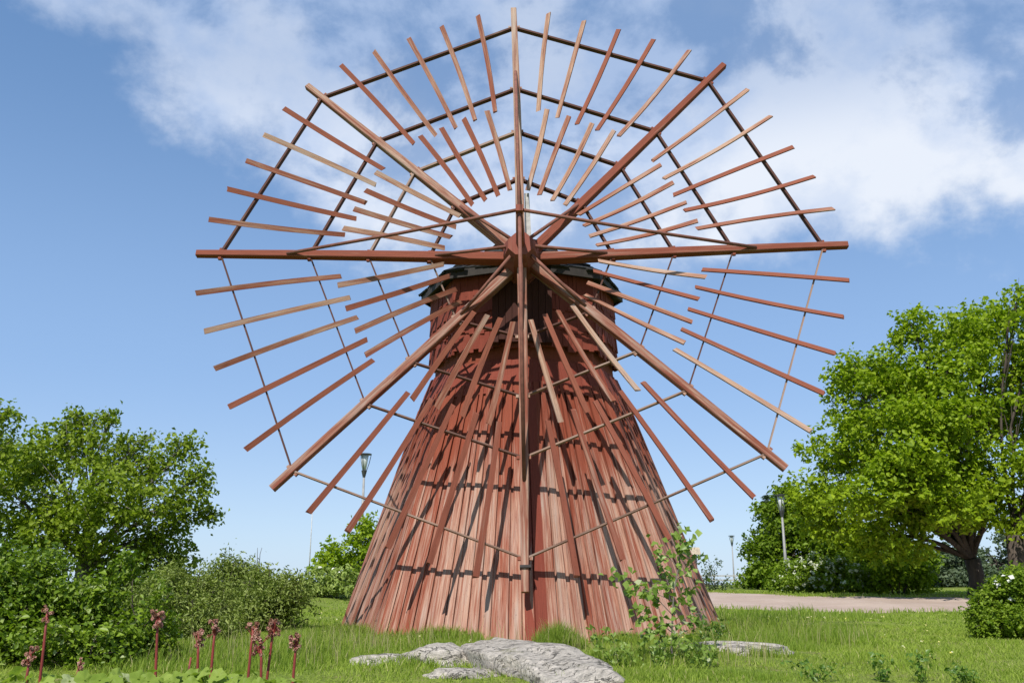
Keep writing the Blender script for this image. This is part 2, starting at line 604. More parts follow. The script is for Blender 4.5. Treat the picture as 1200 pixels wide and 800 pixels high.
def spline(P, n):
    P = [np.array(p, float) for p in P]
    P = [2 * P[0] - P[1]] + P + [2 * P[-1] - P[-2]]
    out = []
    for i in range(1, len(P) - 2):
        for k in range(n):
            t = k / n
            a, b, c, d = P[i - 1:i + 3]
            out.append(0.5 * (2 * b + (c - a) * t + (2 * a - 5 * b + 4 * c - d) * t * t + (3 * b - a - 3 * c + d) * t ** 3))
    out.append(P[-2])
    return np.array(out)


PS = spline(PATH, 14)


def build_path():
    d = np.gradient(PS[:, :2], axis=0)
    d /= np.linalg.norm(d, axis=1)[:, None]
    nrm = np.stack([-d[:, 1], d[:, 0]], 1)
    cols = np.linspace(-1, 1, 19)
    Vs = []
    for i in range(len(PS)):
        wob = 0.12 * mnoise.noise(Vector((i * 0.37, 0, 0)))
        for c in cols:
            q = PS[i, :2] + nrm[i] * c * (PS[i, 2] + wob)
            Vs.append((q[0], q[1], float(ground_h(q[0], q[1])) + 0.02 * (1 - abs(c)) + 0.006))
    n = len(cols)
    ii = (np.arange(len(PS) - 1)[:, None] * n + np.arange(n - 1)[None, :]).ravel()
    F = np.stack([ii, ii + n, ii + n + 1, ii + 1], 1)
    tag(link('path', raw_mesh('path', np.array(Vs), F, M['path'], True)), kind='structure')


build_path()


def on_path(x, y, grow=0.0):
    q = np.stack([x, y], -1)
    best = np.full(len(q), 1e9)
    for i in range(len(PS)):
        best = np.minimum(best, np.hypot(q[:, 0] - PS[i, 0], q[:, 1] - PS[i, 1]) - PS[i, 2] - grow)
    return best < 0


# ------------------------------------------------------------------ the windmill
OCT = [(-90 + 45 * k) for k in range(8)]       # a corner towards the camera


PUSH = 0.0


def oct_corner(k, r, z):
    a = R(OCT[k % 8])
    lean = -0.024 * z            # the old tower leans a little
    if PUSH and math.sin(a) < -0.5 and r > 0.5:
        return Vector((r * math.cos(a) + lean, r * math.sin(a) - PUSH, z))
    return Vector((r * math.cos(a) + lean, r * math.sin(a), z))


def boards(mb, rb, zb, rt, zt, mean, proud, rag_lo=0.03, rag_hi=0.0, segs=4, alt=True, wob=0.006, round_end=False, faces=range(8)):
    """boards side by side on each face of an octagonal frustum, thickness and ends uneven"""
    for k in faces:
        A, B = oct_corner(k, rb, zb), oct_corner(k + 1, rb, zb)
        A2, B2 = oct_corner(k, rt, zt), oct_corner(k + 1, rt, zt)
        nrm = (B - A).cross(A2 - A).normalized()
        L = (A2 + B2 - A - B).length / 2
        W = (B - A).length
        cuts, s = [0.0], 0.0
        while True:
            s += mean * random.uniform(0.62, 1.4) / W
            if s > 1 - 0.5 * mean / W:
                break
            cuts.append(s)
        cuts.append(1.0)
        for i in range(len(cuts) - 1):
            s0, s1 = cuts[i], cuts[i + 1]
            up = (i % 2 == 0) if alt else False
            out = proud * (1.0 if up else 0.18) + random.uniform(-0.014, 0.012) * (1 if alt else 0.6)
            ex = 0.10 * (s1 - s0) if up else 0.02 * (s1 - s0)
            if alt and not up:
                ex = 0.2 * (s1 - s0)
            s0, s1 = max(0.0, s0 - ex), min(1.0, s1 + ex)
            t0 = random.uniform(-rag_lo, rag_lo) / L
            t1 = 1 + random.uniform(-rag_hi, rag_hi) / L
            w = (s1 - s0) * W
            bow = [random.uniform(-wob, wob) for _ in range(segs + 1)]
            lean = random.uniform(-0.004, 0.004)
            vs, uvs, fs = [], [], []
            for j in range(segs + 1):
                t = t0 + (t1 - t0) * j / segs
                a, b = A.lerp(A2, t), B.lerp(B2, t)
                for (s_, o_) in ((s0, -0.03), (s0, out - lean), (s1, out + lean), (s1, -0.03)):
                    vs.append(a.lerp(b, s_) + nrm * (o_ + (bow[j] if o_ > 0 else 0)))
                u0 = s0 * W
                uvs += [(u0 - 0.04, t * L), (u0, t * L), (u0 + w, t * L), (u0 + w + 0.04, t * L)]
            for j in range(segs):
                for q in range(3):
                    a = j * 4 + q
                    fs.append((a, a + 1, a + 5, a + 4))
            fs.append((3, 2, 1, 0))
            e = segs * 4
            fs.append((e, e + 1, e + 2, e + 3))
            mb.add(vs, fs, uvs)


def core(mb, rings):
    """closed octagonal body through (radius, z) rings"""
    vs, fs = [], []
    for r, z in rings:
        vs += [oct_corner(k, r, z) for k in range(8)]
    for i in range(len(rings) - 1):
        for k in range(8):
            q = (k + 1) % 8
            fs.append((i * 8 + k, i * 8 + q, (i + 1) * 8 + q, (i + 1) * 8 + k))
    fs.append(tuple(range(7, -1, -1)))
    fs.append(tuple(range((len(rings) - 1) * 8, len(rings) * 8)))
    mb.add(vs, fs, [(v.x, v.z) for v in vs])


mill = empty('windmill', (MX, MY, MZ),
             'red weathered wooden windmill with eight latticed sail arms, on a grassy rock', 'windmill')
RB, RT, ZT = 3.235, 1.70, 4.33            # foot radius, radius under the cap, height there


def rad_at(z):
    return RB + (RT - RB) * z / ZT


wall = MB()
core(wall, [(rad_at(-0.4) - 0.06, -0.4), (RT - 0.06, ZT), (RT - 0.1, ZT + 0.6)])
boards(wall, rad_at(0.0), 0.0, rad_at(3.95), 3.95, 0.115, 0.050, 0.045, 0.02, 7)
# corner boards of the lower walls; the newer painted pair on the front corner is a part of its own
corner = MB()
for k in range(8):
    for sgn in (-1, 1):
        w = 0.14 if k else 0.20
        if k == 0 and sgn < 0:
            w = 0.15
        A, B = oct_corner(k, rad_at(0.0) + 0.03, -0.02), oct_corner(k, rad_at(3.8) + 0.03, 3.8)
        T = (oct_corner(k + sgn, 1, 0) - oct_corner(k, 1, 0)).normalized()
        nrm = Vector((math.cos(R(OCT[k] + sgn * 22.5)), math.sin(R(OCT[k] + sgn * 22.5)), 0.33)).normalized()
        vs = [A, A + T * w, A + T * w + nrm * 0.03, A + nrm * 0.03, B, B + T * w * 0.7, B + T * w * 0.7 + nrm * 0.03, B + nrm * 0.03]
        L = (B - A).length
        fs = [(3, 2, 1, 0), (4, 5, 6, 7), (0, 1, 5, 4), (1, 2, 6, 5), (2, 3, 7, 6), (3, 0, 4, 7)]
        if sgn < 0:
            fs = [tuple(reversed(f)) for f in fs]
        (corner if k == 0 else wall).add(vs, fs, [(0, 0), (w, 0), (w, 0), (0, 0), (0, L), (w, L), (w, L), (0, L)])
wall.build('tower_wall', M['wall'], mill)
corner.build('corner_board', M['shingle'], mill)

upper = MB()                                    # tiers of shingle boards, each lapping over the one below
for (z0, z1, lap) in ((3.80, 4.38, 0.045),):
    boards(upper, rad_at(z0) + lap, z0, rad_at(z1) + lap * 0.45, z1, 0.10, 0.026, 0.035, 0.0, 2, False, 0.010)
upper.build('shingle_skirt', M['shingle'], mill)

cap_w = MB()
DR = 1.69
core(cap_w, [(DR - 0.05, 4.70), (DR - 0.05, 5.95)])
for (z0, z1, lap) in ((4.60, 5.02, 0.05), (4.92, 5.34, 0.045), (5.24, 5.64, 0.040), (5.54, 5.92, 0.035)):
    boards(cap_w, DR + lap, z0, DR + lap * 0.3, z1, 0.105, 0.028, 0.05, 0.0, 2, False, 0.010)
cap_w.build('cap_wall', M['shingle'], mill)

roof = MB()
PUSH = 0.02
ER, EZ, AZ_ = 1.87, 6.00, 7.15                  # eaves radius and height, apex height
core(roof, [(DR - 0.1, 5.96), (ER - 0.03, 5.90), (ER - 0.02, EZ + 0.02), (0.12, AZ_ - 0.05)])
ns = 7
for i in range(ns):
    f0, f1 = i / ns, min(1.0, (i + 1.35) / ns)
    r0, r1 = ER + 0.05 + (0.10 - ER) * f0, ER + (0.10 - ER) * f1
    z0, z1 = EZ + (AZ_ - EZ) * f0, EZ + (AZ_ - EZ) * f1
    boards(roof, r0, z0 + 0.02, max(r1, 0.06), z1, 0.17, 0.030, 0.03, 0.0, 1, False, 0.004)
roof.build('cap_roof', M['roof'], mill)
fas = MB()
boards(fas, ER + 0.01, 5.88, ER + 0.005, 6.01, 0.8, 0.02, 0.01, 0.0, 1, False, 0.002)
fas.build('eaves_board', M['eaves'], mill)
PUSH = 0.0

# boarded cap front where the shaft comes out; hub and eaves shade painted in
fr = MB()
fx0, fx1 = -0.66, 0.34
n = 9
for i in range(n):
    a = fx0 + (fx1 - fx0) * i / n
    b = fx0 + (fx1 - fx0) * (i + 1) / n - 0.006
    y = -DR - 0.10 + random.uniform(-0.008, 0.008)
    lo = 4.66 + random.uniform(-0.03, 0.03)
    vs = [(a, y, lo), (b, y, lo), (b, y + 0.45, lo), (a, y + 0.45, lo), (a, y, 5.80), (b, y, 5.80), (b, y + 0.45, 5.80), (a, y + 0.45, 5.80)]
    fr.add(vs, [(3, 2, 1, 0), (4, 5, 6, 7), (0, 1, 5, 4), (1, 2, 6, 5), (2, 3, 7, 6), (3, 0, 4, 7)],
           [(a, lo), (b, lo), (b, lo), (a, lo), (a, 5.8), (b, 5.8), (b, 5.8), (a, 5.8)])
fr.build('cap_front', M['shade_toned_boards'], mill)

# ---- the sail wheel
HUB = Vector((0.1521, 14.1312, 5.1703 + EYE))
TILT, YAW, SPIN = 0.195, -0.0286, -0.0237
RING = (5.0, 3.515, 2.537, 1.523)
OFFS = [R(a) for a in (-0.2, -0.8, -0.6, -0.2, 0.6, -0.3, 1.9, -0.4)]
CONE = [R(a) for a in (0.2, 2.0, -0.1, 0.2, 0.65, 0.37, 1.6, 0.1)]
DEP = (0.10, -0.10, 0.0, 0.05)
cyw, syw = math.cos(YAW), math.sin(YAW)
WX = Vector((cyw, syw, 0))
WU = Vector((-math.sin(TILT) * syw, math.sin(TILT) * cyw, math.cos(TILT)))
WY = WU.cross(WX)                               # backwards along the shaft
WHEEL = Matrix(((WX.x, WY.x, WU.x, HUB.x), (WX.y, WY.y, WU.y, HUB.y), (WX.z, WY.z, WU.z, HUB.z), (0, 0, 0, 1)))
TO_MILL = Matrix.Translation((-MX, -MY, -MZ)) @ WHEEL


def ang(i):
    return R(45 * (i % 8)) + SPIN + OFFS[i % 8] + (2 * math.pi if i >= 8 else 0)


def arm_pt(i, r):
    t, c = ang(i), CONE[i % 8]
    return Vector((r * math.sin(t) * math.cos(c), -r * math.sin(c) - DEP[i % 4], r * math.cos(t) * math.cos(c)))


def arm_frame(i):
    t, c = ang(i), CONE[i % 8]
    Z = Vector((math.sin(t) * math.cos(c), -math.sin(c), math.cos(t) * math.cos(c)))
    X = Vector((math.cos(t), 0, -math.sin(t)))
    Y = Z.cross(X)
    o = Vector((0, -DEP[i % 4], 0))
    return Matrix(((X.x, Y.x, Z.x, o.x), (X.y, Y.y, Z.y, o.y), (X.z, Y.z, Z.z, o.z), (0, 0, 0, 1)))


def bar_frame(p, q, side):
    """frame with Z from p to q, Y nearest to the shaft direction"""
    Z = (q - p).normalized()
    X = side.cross(Z).normalized()
    Y = Z.cross(X)
    return Matrix(((X.x, Y.x, Z.x, p.x), (X.y, Y.y, Z.y, p.y), (X.z, Y.z, Z.z, p.z), (0, 0, 0, 1)))


def lath_mesh(L, w, th, seed, mat='sail'):
    """a sawn batten with a little bow, twist and chipped end"""
    rr = random.Random(seed)
    mb = MB()
    n = 6
    bx, by = rr.uniform(-0.022, 0.022), rr.uniform(-0.03, 0.03)
    tw = rr.uniform(-0.22, 0.22)
    vs, fs = [], []
    for j in range(n + 1):
        t = j / n
        z = t * L
        o = math.sin(math.pi * t)
        a = tw * (t - 0.5)
        ww = w * (1 - 0.12 * (1 - t)) * (1 + rr.uniform(-0.03, 0.03))
        for (sx, sy) in ((-1, -1), (1, -1), (1, 1), (-1, 1)):
            x, y = sx * ww / 2, sy * th / 2
            zz = z + (rr.uniform(-0.025, 0.025) if j in (0, n) else 0)
            vs.append((x * math.cos(a) - y * math.sin(a) + bx * o, x * math.sin(a) + y * math.cos(a) + by * o, zz))
    for j in range(n):
        for q in range(4):
            fs.append((j * 4 + q, j * 4 + (q + 1) % 4, j * 4 + 4 + (q + 1) % 4, j * 4 + 4 + q))
    fs.append((3, 2, 1, 0))
    fs.append((n * 4, n * 4 + 1, n * 4 + 2, n * 4 + 3))
    mb.add(vs, fs)
    return mb.mesh('sail_lath', M[mat])


LATH_O = [lath_mesh(2.34, 0.090, 0.024, s) for s in range(6)]
LATH_I = [lath_mesh(1.76, 0.092, 0.024, s + 20) for s in range(6)]
LATH_RED = [lath_mesh(2.34, 0.090, 0.024, s + 40, 'sail_red') for s in range(4)]
TIPS = (5.47, 5.48, 5.40, 5.34, 5.46, 5.39, 5.40, 5.41)
PITCH_L = R(-20)

arms = []
for i in range(8):
    mb = MB()
    L0, L1 = 0.12, TIPS[i]
    wide = 0.155
    # the timber, tapering outwards, edges eased
    vs, fs = [], []
    n = 10
    for j in range(n + 1):
        t = j / n
        z = L0 + (L1 - L0) * t
        w = (wide * (1.0 - 0.30 * t)) / 2
        d = (0.175 * (1.0 - 0.35 * t)) / 2
        e = 0.012
        bow = 0.012 * math.sin(3.1 * t + i)
        for (x, y) in ((-w + e, -d), (w - e, -d), (w, -d + e), (w, d - e), (w - e, d), (-w + e, d), (-w, d - e), (-w, -d + e)):
            vs.append((x + bow, y, z))
    for j in range(n):
        for q in range(8):
            fs.append((j * 8 + q, j * 8 + (q + 1) % 8, j * 8 + 8 + (q + 1) % 8, j * 8 + 8 + q))
    fs.append(tuple(range(7, -1, -1)))
    fs.append(tuple(range(n * 8, n * 8 + 8)))
    mb.add(vs, fs)
    # strengthening timber on the inner part of the arm
    mb.box((0.0, 0.115, 0.85), (0.12, 0.085, 1.45), taper=(0.9, 0.5))
    # pegs that hold the ring bars
    for r in RING:
        for s in (-1, 1):
            mb.box((s * 0.085, -0.01, r), (0.045, 0.05, 0.05))
    A = arm_frame(i)
    arm = mb.build('sail_arm', M['beam_red'] if i in (1, 2, 6) else M['beam'], mill, basis=TO_MILL @ A)
    arms.append(arm)
    Ai = A.inverted()
    # four ring bars to the next arm
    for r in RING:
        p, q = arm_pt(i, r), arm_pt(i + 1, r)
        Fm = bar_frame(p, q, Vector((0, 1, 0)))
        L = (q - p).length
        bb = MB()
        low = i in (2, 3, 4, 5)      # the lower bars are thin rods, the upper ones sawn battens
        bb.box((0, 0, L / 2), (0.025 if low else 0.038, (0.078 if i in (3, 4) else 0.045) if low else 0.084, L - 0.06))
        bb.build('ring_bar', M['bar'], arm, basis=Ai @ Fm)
    # battens: five in the outer tier, four in the inner one
    a0, a1 = ang(i), ang(i + 1)
    mid, span = (a0 + a1) / 2, (a1 - a0) / R(45)
    rows = [(o, o * 1.015, 5.36 - 0.16 * (1 - (o / 15) ** 2), 2.97 - 0.12 * (1 - (o / 15) ** 2), LATH_O) for o in (-15, -7.5, 0, 7.5, 15)]
    rows += [(o, ii_, 2.99 - 0.05 * (1 - (o / 12) ** 2), 1.27 - 0.06 * (1 - (o / 12) ** 2), LATH_I)
             for o, ii_ in ((-12.2, -15.8), (-4.1, -5.5), (4.1, 5.5), (12.2, 15.8))]
    for (oo, oi_, ro, ri, pool) in rows:
        ao = mid + R(oo + random.uniform(-0.35, 0.35)) * span
        ai = mid + R(oi_ + random.uniform(-0.5, 0.5)) * span
        ro += random.uniform(-0.03, 0.03)
        s_o, s_i = (ao - a0) / (a1 - a0), (ai - a0) / (a1 - a0)

        def dep(s, r):
            return (1 - s) * arm_pt(i, r).y + s * arm_pt(i + 1, r).y
        p = Vector((ri * math.sin(ai), dep(s_i, ri) - 0.075, ri * math.cos(ai)))
        q = Vector((ro * math.sin(ao), dep(s_o, ro) - 0.075, ro * math.cos(ao)))
        Fm = bar_frame(p, q, Vector((0, 1, 0))) @ Matrix.Rotation(PITCH_L + random.uniform(-0.07, 0.07), 4, 'Z')
        lath = link('sail_lath', random.choice(LATH_RED if pool is LATH_O and i in (3, 4) else pool), arm, Ai @ Fm)

# hub, shaft, bowsprit and stays
hub = MB()


def wheel_prism(mb, y0, y1, r0, r1, n=8, ph=0.0):
    vs = []
    for (y, r) in ((y0, r0), (y1, r1)):
        for k in range(n):
            a = 2 * math.pi * k / n + ph
            vs.append((r * math.sin(a), y, r * math.cos(a)))
    fs = [(k, (k + 1) % n, n + (k + 1) % n, n + k) for k in range(n)]
    fs = [tuple(reversed(f)) for f in fs]
    fs += [tuple(range(n)), tuple(range(2 * n - 1, n - 1, -1))]
    mb.add(vs, fs)


wheel_prism(hub, -0.46, -0.22, 0.22, 0.31, 8, 0.39)
wheel_prism(hub, -0.22, 0.26, 0.31, 0.31, 8, 0.39)
wheel_prism(hub, 0.26, 0.40, 0.34, 0.34, 8, 0.39)
hub.build('hub', M['hub'], mill, basis=TO_MILL)
sh = MB()
wheel_prism(sh, 0.40, 1.9, 0.20, 0.20, 12)
sh.build('windshaft', M['beam'], mill, basis=TO_MILL)
bs = MB()
bs.tube([(0, -0.40, 0), (0, -1.0, 0), (0, -1.47, 0)], [0.075, 0.06, 0.045], 8)
bs.box((0, -1.43, 0), (0.11, 0.10, 0.11))
bs.build('bowsprit', M['hub'], mill, basis=TO_MILL)
for i in range(8):
    if i % 2 == 0:
        st = MB()
        p, q, r = Vector((0, -1.42, 0)), arm_pt(i, 3.88) + Vector((0, -0.06, 0)), 0.030
        st.tube([p, (p + q) / 2 + Vector((0, 0.0, -0.02)), q], r, 6)
        st.build('stay_rod', M['stay'], arms[i], smooth=True, basis=arm_frame(i).inverted())
    st = MB()
    k = Vector((0.24 * math.sin(ang(i)), -0.36, 0.24 * math.cos(ang(i))))
    st.tube([k, arm_pt(i, 1.42) + Vector((0, -0.07, 0))], 0.030, 6)
    st.build('stay_rod', M['stay'], arms[i], smooth=True, basis=arm_frame(i).inverted())
wd = MB()
wd.box((0.13, 0.07, 0.78), (0.10, 0.09, 0.95), taper=(0.8, 0.7))
wd.build('splice_timber', M['grey_wood'], arms[0])
cl = MB()
cl.box((0, 0, 5.12), (0.155, 0.18, 0.035))
cl.build('iron_band', M['iron'], arms[4])


# ------------------------------------------------------------------ rocks
def rock(name, u, v, d, wx, wy, wz, seed, label, rot=0.0, sink=0.42):
    c = px(u, v, d)
    gz = float(ground_h(c[0], c[1]))
    nu, nv = 56, 28
    Vs = []
    rr = random.Random(seed)
    off = Vector((rr.uniform(-50, 50), rr.uniform(-50, 50), rr.uniform(-50, 50)))
    for j in range(nv + 1):
        ph = math.pi * j / nv
        for i in range(nu):
            th = 2 * math.pi * i / nu
            p = Vector((math.sin(ph) * math.cos(th), math.sin(ph) * math.sin(th), math.cos(ph)))
            k = 1 + 0.34 * mnoise.fractal(p * 1.1 + off, 1.0, 2.0, 4)
            # smooth ice-worn ledges
            led = 0.05 * abs(mnoise.noise(Vector((p.x * 2.0, p.y * 5, p.z * 7)) + off))
            k += led + 0.045 * mnoise.fractal(p * 5.5 + off, 0.9, 2.1, 4)
            q = Vector((p.x * wx * k, p.y * wy * k, p.z * wz * k))
            if q.z > 0:
                q.z = wz * (1 - math.exp(-1.7 * q.z / wz))
            else:
                q.x *= 1.0 + 0.5 * min(1.0, -q.z / wz)
                q.y *= 1.0 + 0.5 * min(1.0, -q.z / wz)
            Vs.append(q)
    F = []
    for j in range(nv):
        for i in range(nu):
            F.append((j * nu + i, (j + 1) * nu + i, (j + 1) * nu + (i + 1) % nu, j * nu + (i + 1) % nu))
    o = link(name, raw_mesh(name, np.array(Vs), np.array(F), M['rock'], True))
    o.location = (c[0], c[1], gz - sink * wz)
    o.rotation_euler = (0, 0, rot)
    return tag(o, label, 'rock')


rock('rock', 618, 782, 9.6, 0.56, 2.15, 0.54, 3, 'broad pale granite slab sloping down in front of the mill corner', 0.26)
rock('rock', 518, 784, 10.2, 0.45, 0.62, 0.46, 5, 'rounded grey boulder left of the big slab below the mill', 0.1)
rock('rock', 868, 780, 11.2, 0.66, 0.44, 0.26, 9, 'low flat grey stone right of the leafy sapling', -0.2)
rock('rock', 450, 794, 9.9, 0.32, 0.28, 0.20, 12, 'small broken stone at the left foot of the rounded boulder', 0.4)
rock('rock', 540, 802, 8.9, 0.38, 0.28, 0.18, 14, 'small flat stone at the very bottom between the two larger rocks', 0.2)
rock('rock', 368, 780, 11.0, 0.38, 0.18, 0.12, 17, 'thin low stone lying in the grass left of the mill', 0.1)


# ------------------------------------------------------------------ grass
def blades(x, y, h, w, lean, name, mat, label_kind='stuff'):
    n = len(x)
    z = ground_h(x, y) - 0.01
    a = rng.uniform(0, 2 * np.pi, n)
    b = rng.uniform(0, 2 * np.pi, n)
    dx, dy = np.cos(a) * w / 2, np.sin(a) * w / 2
    lx, ly = np.cos(b) * lean * h, np.sin(b) * lean * h
    P0 = np.stack([x - dx, y - dy, z], 1)
    P1 = np.stack([x + dx, y + dy, z], 1)
    P2 = np.stack([x + dx * .75 + lx * .35, y + dy * .75 + ly * .35, z + h * .58], 1)
    P3 = np.stack([x - dx * .75 + lx * .35, y - dy * .75 + ly * .35, z + h * .58], 1)
    P4 = np.stack([x + lx, y + ly, z + h], 1)
    V = np.stack([P0, P1, P2, P3, P4], 1).reshape(-1, 3)
    o = np.arange(n)[:, None] * 5
    F = np.concatenate([o + np.array([[0, 1, 2]]), o + np.array([[0, 2, 3]]), o + np.array([[3, 2, 4]])], 0)
    return tag(link(name, raw_mesh(name, V, F, mat)), kind=label_kind)


def spread(n, x0, x1, y0, y1):
    return rng.uniform(x0, x1, n), rng.uniform(y0, y1, n)


def keep_off(x, y):
    rr = np.hypot(x - MX, y - MY)
    return (rr > 2.95) & ~on_path(x, y, -0.05)


def fbm(x, y, s, seed=0.0):
    return np.array([mnoise.noise(Vector((a * s, b * s, seed))) for a, b in zip(x, y)])


def grass():
    xs, ys, hs, ws = [], [], [], []
    # mown lawn
    for (n, x0, x1, y0, y1, h, w) in ((60000, -8, 9, 8.0, 13.5, 0.060, 0.009), (70000, -9, 13, 13, 19, 0.055, 0.013),
                                      (60000, -12, 20, 19, 27.5, 0.055, 0.022), (30000, -16, 26, 27, 46, 0.07, 0.035)):
        x, y = spread(n, x0, x1, y0, y1)
        k = keep_off(x, y) & (np.abs(x) < y * 0.62 + 1.0)
        x, y = x[k], y[k]
        xs.append(x)
        ys.append(y)
        pat = fbm(x, y, 0.55, 5.0) + 0.6 * fbm(x, y, 1.9, 2.0)
        k = rng.uniform(-0.9, 0.25, len(x)) < pat + 0.35
        x, y, pat = x[k], y[k], pat[k]
        xs[-1], ys[-1] = x, y
        hs.append(h * rng.uniform(0.4, 1.25, len(x)) * np.clip(1 + 0.9 * pat, 0.45, 1.9))
        ws.append(np.full(len(x), w))
    x, y, h, w = map(np.concatenate, (xs, ys, hs, ws))
    blades(x, y, h, w, rng.uniform(0.3, 1.3, len(x)), 'lawn_grass', M['lawn'])
    # long grass round the mill, the rocks and the left bank
    xs, ys, hs, ws = [], [], [], []

    def patch(n, cx, cy, rx, ry, h, w=0.010):
        a = rng.uniform(0, 2 * np.pi, n)
        r = np.sqrt(rng.uniform(0, 1, n))
        x, y = cx + np.cos(a) * r * rx, cy + np.sin(a) * r * ry
        k = keep_off(x, y)
        x, y, r = x[k], y[k], r[k]
        xs.append(x)
        ys.append(y)
        hs.append(h * rng.uniform(0.35, 1.2, len(x)) * (1 - 0.55 * r ** 2) * (0.75 + 0.9 * np.clip(fbm(x, y, 1.1), -0.3, 0.6)))
        ws.append(np.full(len(x), w))
    a = rng.uniform(0, 2 * np.pi, 34000)
    a = a[np.sin(a) < 0.45]
    rr = 3.02 + rng.exponential(0.28, len(a))
    k = (a > 0)
    x, y = MX + np.cos(a) * rr, MY + np.sin(a) * rr
    k = ~((np.abs(x - 0.35) < 0.75) & (y < 14)) & (rr < 4.5)
    x, y = x[k], y[k]
    xs.append(x)
    ys.append(y)
    hs.append(0.20 * rng.uniform(0.3, 1.2, len(x)) * np.exp(-(np.hypot(x - MX, y - MY) - 3.0) * 0.8) * (0.8 + 0.8 * np.clip(fbm(x, y, 1.6, 3.0), -.4, .7)))
    ws.append(np.full(len(x), 0.011))
    # growth banked against the rocks
    for (cx, cy, ax, ay, rot, n, h) in ((0.37, 10.1, 0.80, 1.95, 0.26, 4200, 0.13), (-0.88, 10.3, 0.70, 0.70, 0.1, 2600, 0.13), (2.72, 11.2, 0.62, 0.44, -0.2, 2400, 0.14)):
        a = rng.uniform(0, 2 * np.pi, n)
        q = 0.86 + np.abs(rng.normal(0, 0.14, n))
        ex, ey = np.cos(a) * ax * q, np.sin(a) * ay * q
        x, y = cx + ex * math.cos(rot) - ey * math.sin(rot), cy + ex * math.sin(rot) + ey * math.cos(rot)
        xs.append(x)
        ys.append(y)
        hs.append(h * rng.uniform(0.3, 1.2, n) * np.clip(0.55 + 1.6 * fbm(x, y, 2.3, 8.0), 0.15, 1.5))
        ws.append(np.full(n, 0.009))
    # ragged edges of the path
    i = rng.integers(20, len(PS) - 40, 5200)
    sd = np.where(rng.uniform(0, 1, len(i)) < 0.5, -1, 1)
    dd = np.gradient(PS[:, :2], axis=0)
    dd /= np.linalg.norm(dd, axis=1)[:, None]
    off = sd * (PS[i, 2] + rng.normal(0.02, 0.22, len(i)))
    x, y = PS[i, 0] - dd[i, 1] * off + rng.uniform(-.4, .4, len(i)), PS[i, 1] + dd[i, 0] * off
    xs.append(x)
    ys.append(y)
    hs.append(rng.uniform(0.05, 0.17, len(i)))
    ws.append(np.full(len(i), 0.025))
    patch(5200, 4.2, 14.6, 1.3, 1.6, 0.34)
    patch(5200, 3.3, 12.6, 1.1, 0.9, 0.24)
    patch(2600, 0.62, 12.15, 0.35, 0.3, 0.30)
    patch(5200, -2.9, 12.8, 1.1, 1.0, 0.22)
    patch(9000, -3.0, 10.4, 1.7, 1.4, 0.30)
    patch(5000, -1.3, 12.2, 1.0, 0.6, 0.16)
    patch(2200, -0.15, 10.0, 0.6, 0.35, 0.13)
    patch(3000, 1.6, 10.6, 0.9, 0.7, 0.22)
    patch(4200, -5.4, 17.5, 1.6, 1.6, 0.30, 0.014)
    patch(3600, 6.5, 22.5, 2.6, 2.0, 0.28, 0.018)
    patch(2600, 1.6, 8.7, 1.2, 0.45, 0.10)
    x, y, h, w = map(np.concatenate, (xs, ys, hs, ws))
    h = np.maximum(h, 0.03)
    blades(x, y, h, w, rng.uniform(0.05, 0.55, len(x)), 'tall_grass', M['tall_grass'])


grass()


def meadow_flowers():
    x, y = spread(420, -7, 14, 10, 25)
    k = keep_off(x, y) & (fbm(x, y, 0.5, 4.0) > -0.05)
    x, y = x[k], y[k]
    P = np.stack([x, y, ground_h(x, y) + rng.uniform(0.04, 0.11, len(x))], 1)
    P = np.repeat(P, 3, 0) + rng.normal(0, 0.008, (3 * len(x), 3))
    N = unit(np.array([0, -0.4, 0.9]) + rng.normal(0, 0.3, P.shape))
    tag(link('meadow_flowers', leaf_mesh('meadow_flowers', P, N, rng.uniform(0.018, 0.035, len(P)), M['meadow'], 0.9, 0.1)), kind='stuff')


# ------------------------------------------------------------------ trees and shrubs
def unit(v):
    return v / np.maximum(np.linalg.norm(v, axis=1), 1e-9)[:, None]


def leaf_mesh(name, P, N, S, mat, aspect=0.62, fold=0.18):
    """folded diamond leaves at P facing N with length S"""
    n = len(P)
    t = rng.normal(size=(n, 3))
    t = unit(t - (t * N).sum(1)[:, None] * N)
    b = np.cross(N, t)
    S = S[:, None]
    a = P - t * S * 0.5
    c = P + t * S * 0.5 - N * S * 0.10
    l = P - b * S * 0.5 * aspect + N * S * fold - t * S * 0.06
    r = P + b * S * 0.5 * aspect + N * S * fold - t * S * 0.06
    V = np.stack([a, r, c, l], 1).reshape(-1, 3)
    o = np.arange(n)[:, None] * 4
    F = np.concatenate([o + np.array([[0, 1, 2]]), o + np.array([[0, 2, 3]])], 0)
    return raw_mesh(name, V, F, mat)


def clump_twigs(cl, dens, shell=0.45):
    """twig seats through ellipsoid clumps (x,y,z,rx,ry,rz); more of them near the outside"""
    P, D, K = [], [], []
    for ci, (x, y, z, rx, ry, rz) in enumerate(cl):
        n = max(3, int(dens * (rx * ry + ry * rz + rx * rz) / 3 * 4 * math.pi))
        d = unit(rng.normal(size=(n, 3)))
        r = rng.uniform(shell ** 2, 1.0, n) ** 0.5
        wob = 1 + 0.22 * np.array([mnoise.noise(Vector(q * 2.1) + Vector((x * 3, y, z))) for q in d])
        p = np.array([x, y, z]) + d * np.array([rx, ry, rz]) * (r * wob)[:, None]
        P.append(p)
        D.append(d)
        K.append(np.full(n, ci))
    return np.concatenate(P), np.concatenate(D), np.concatenate(K)


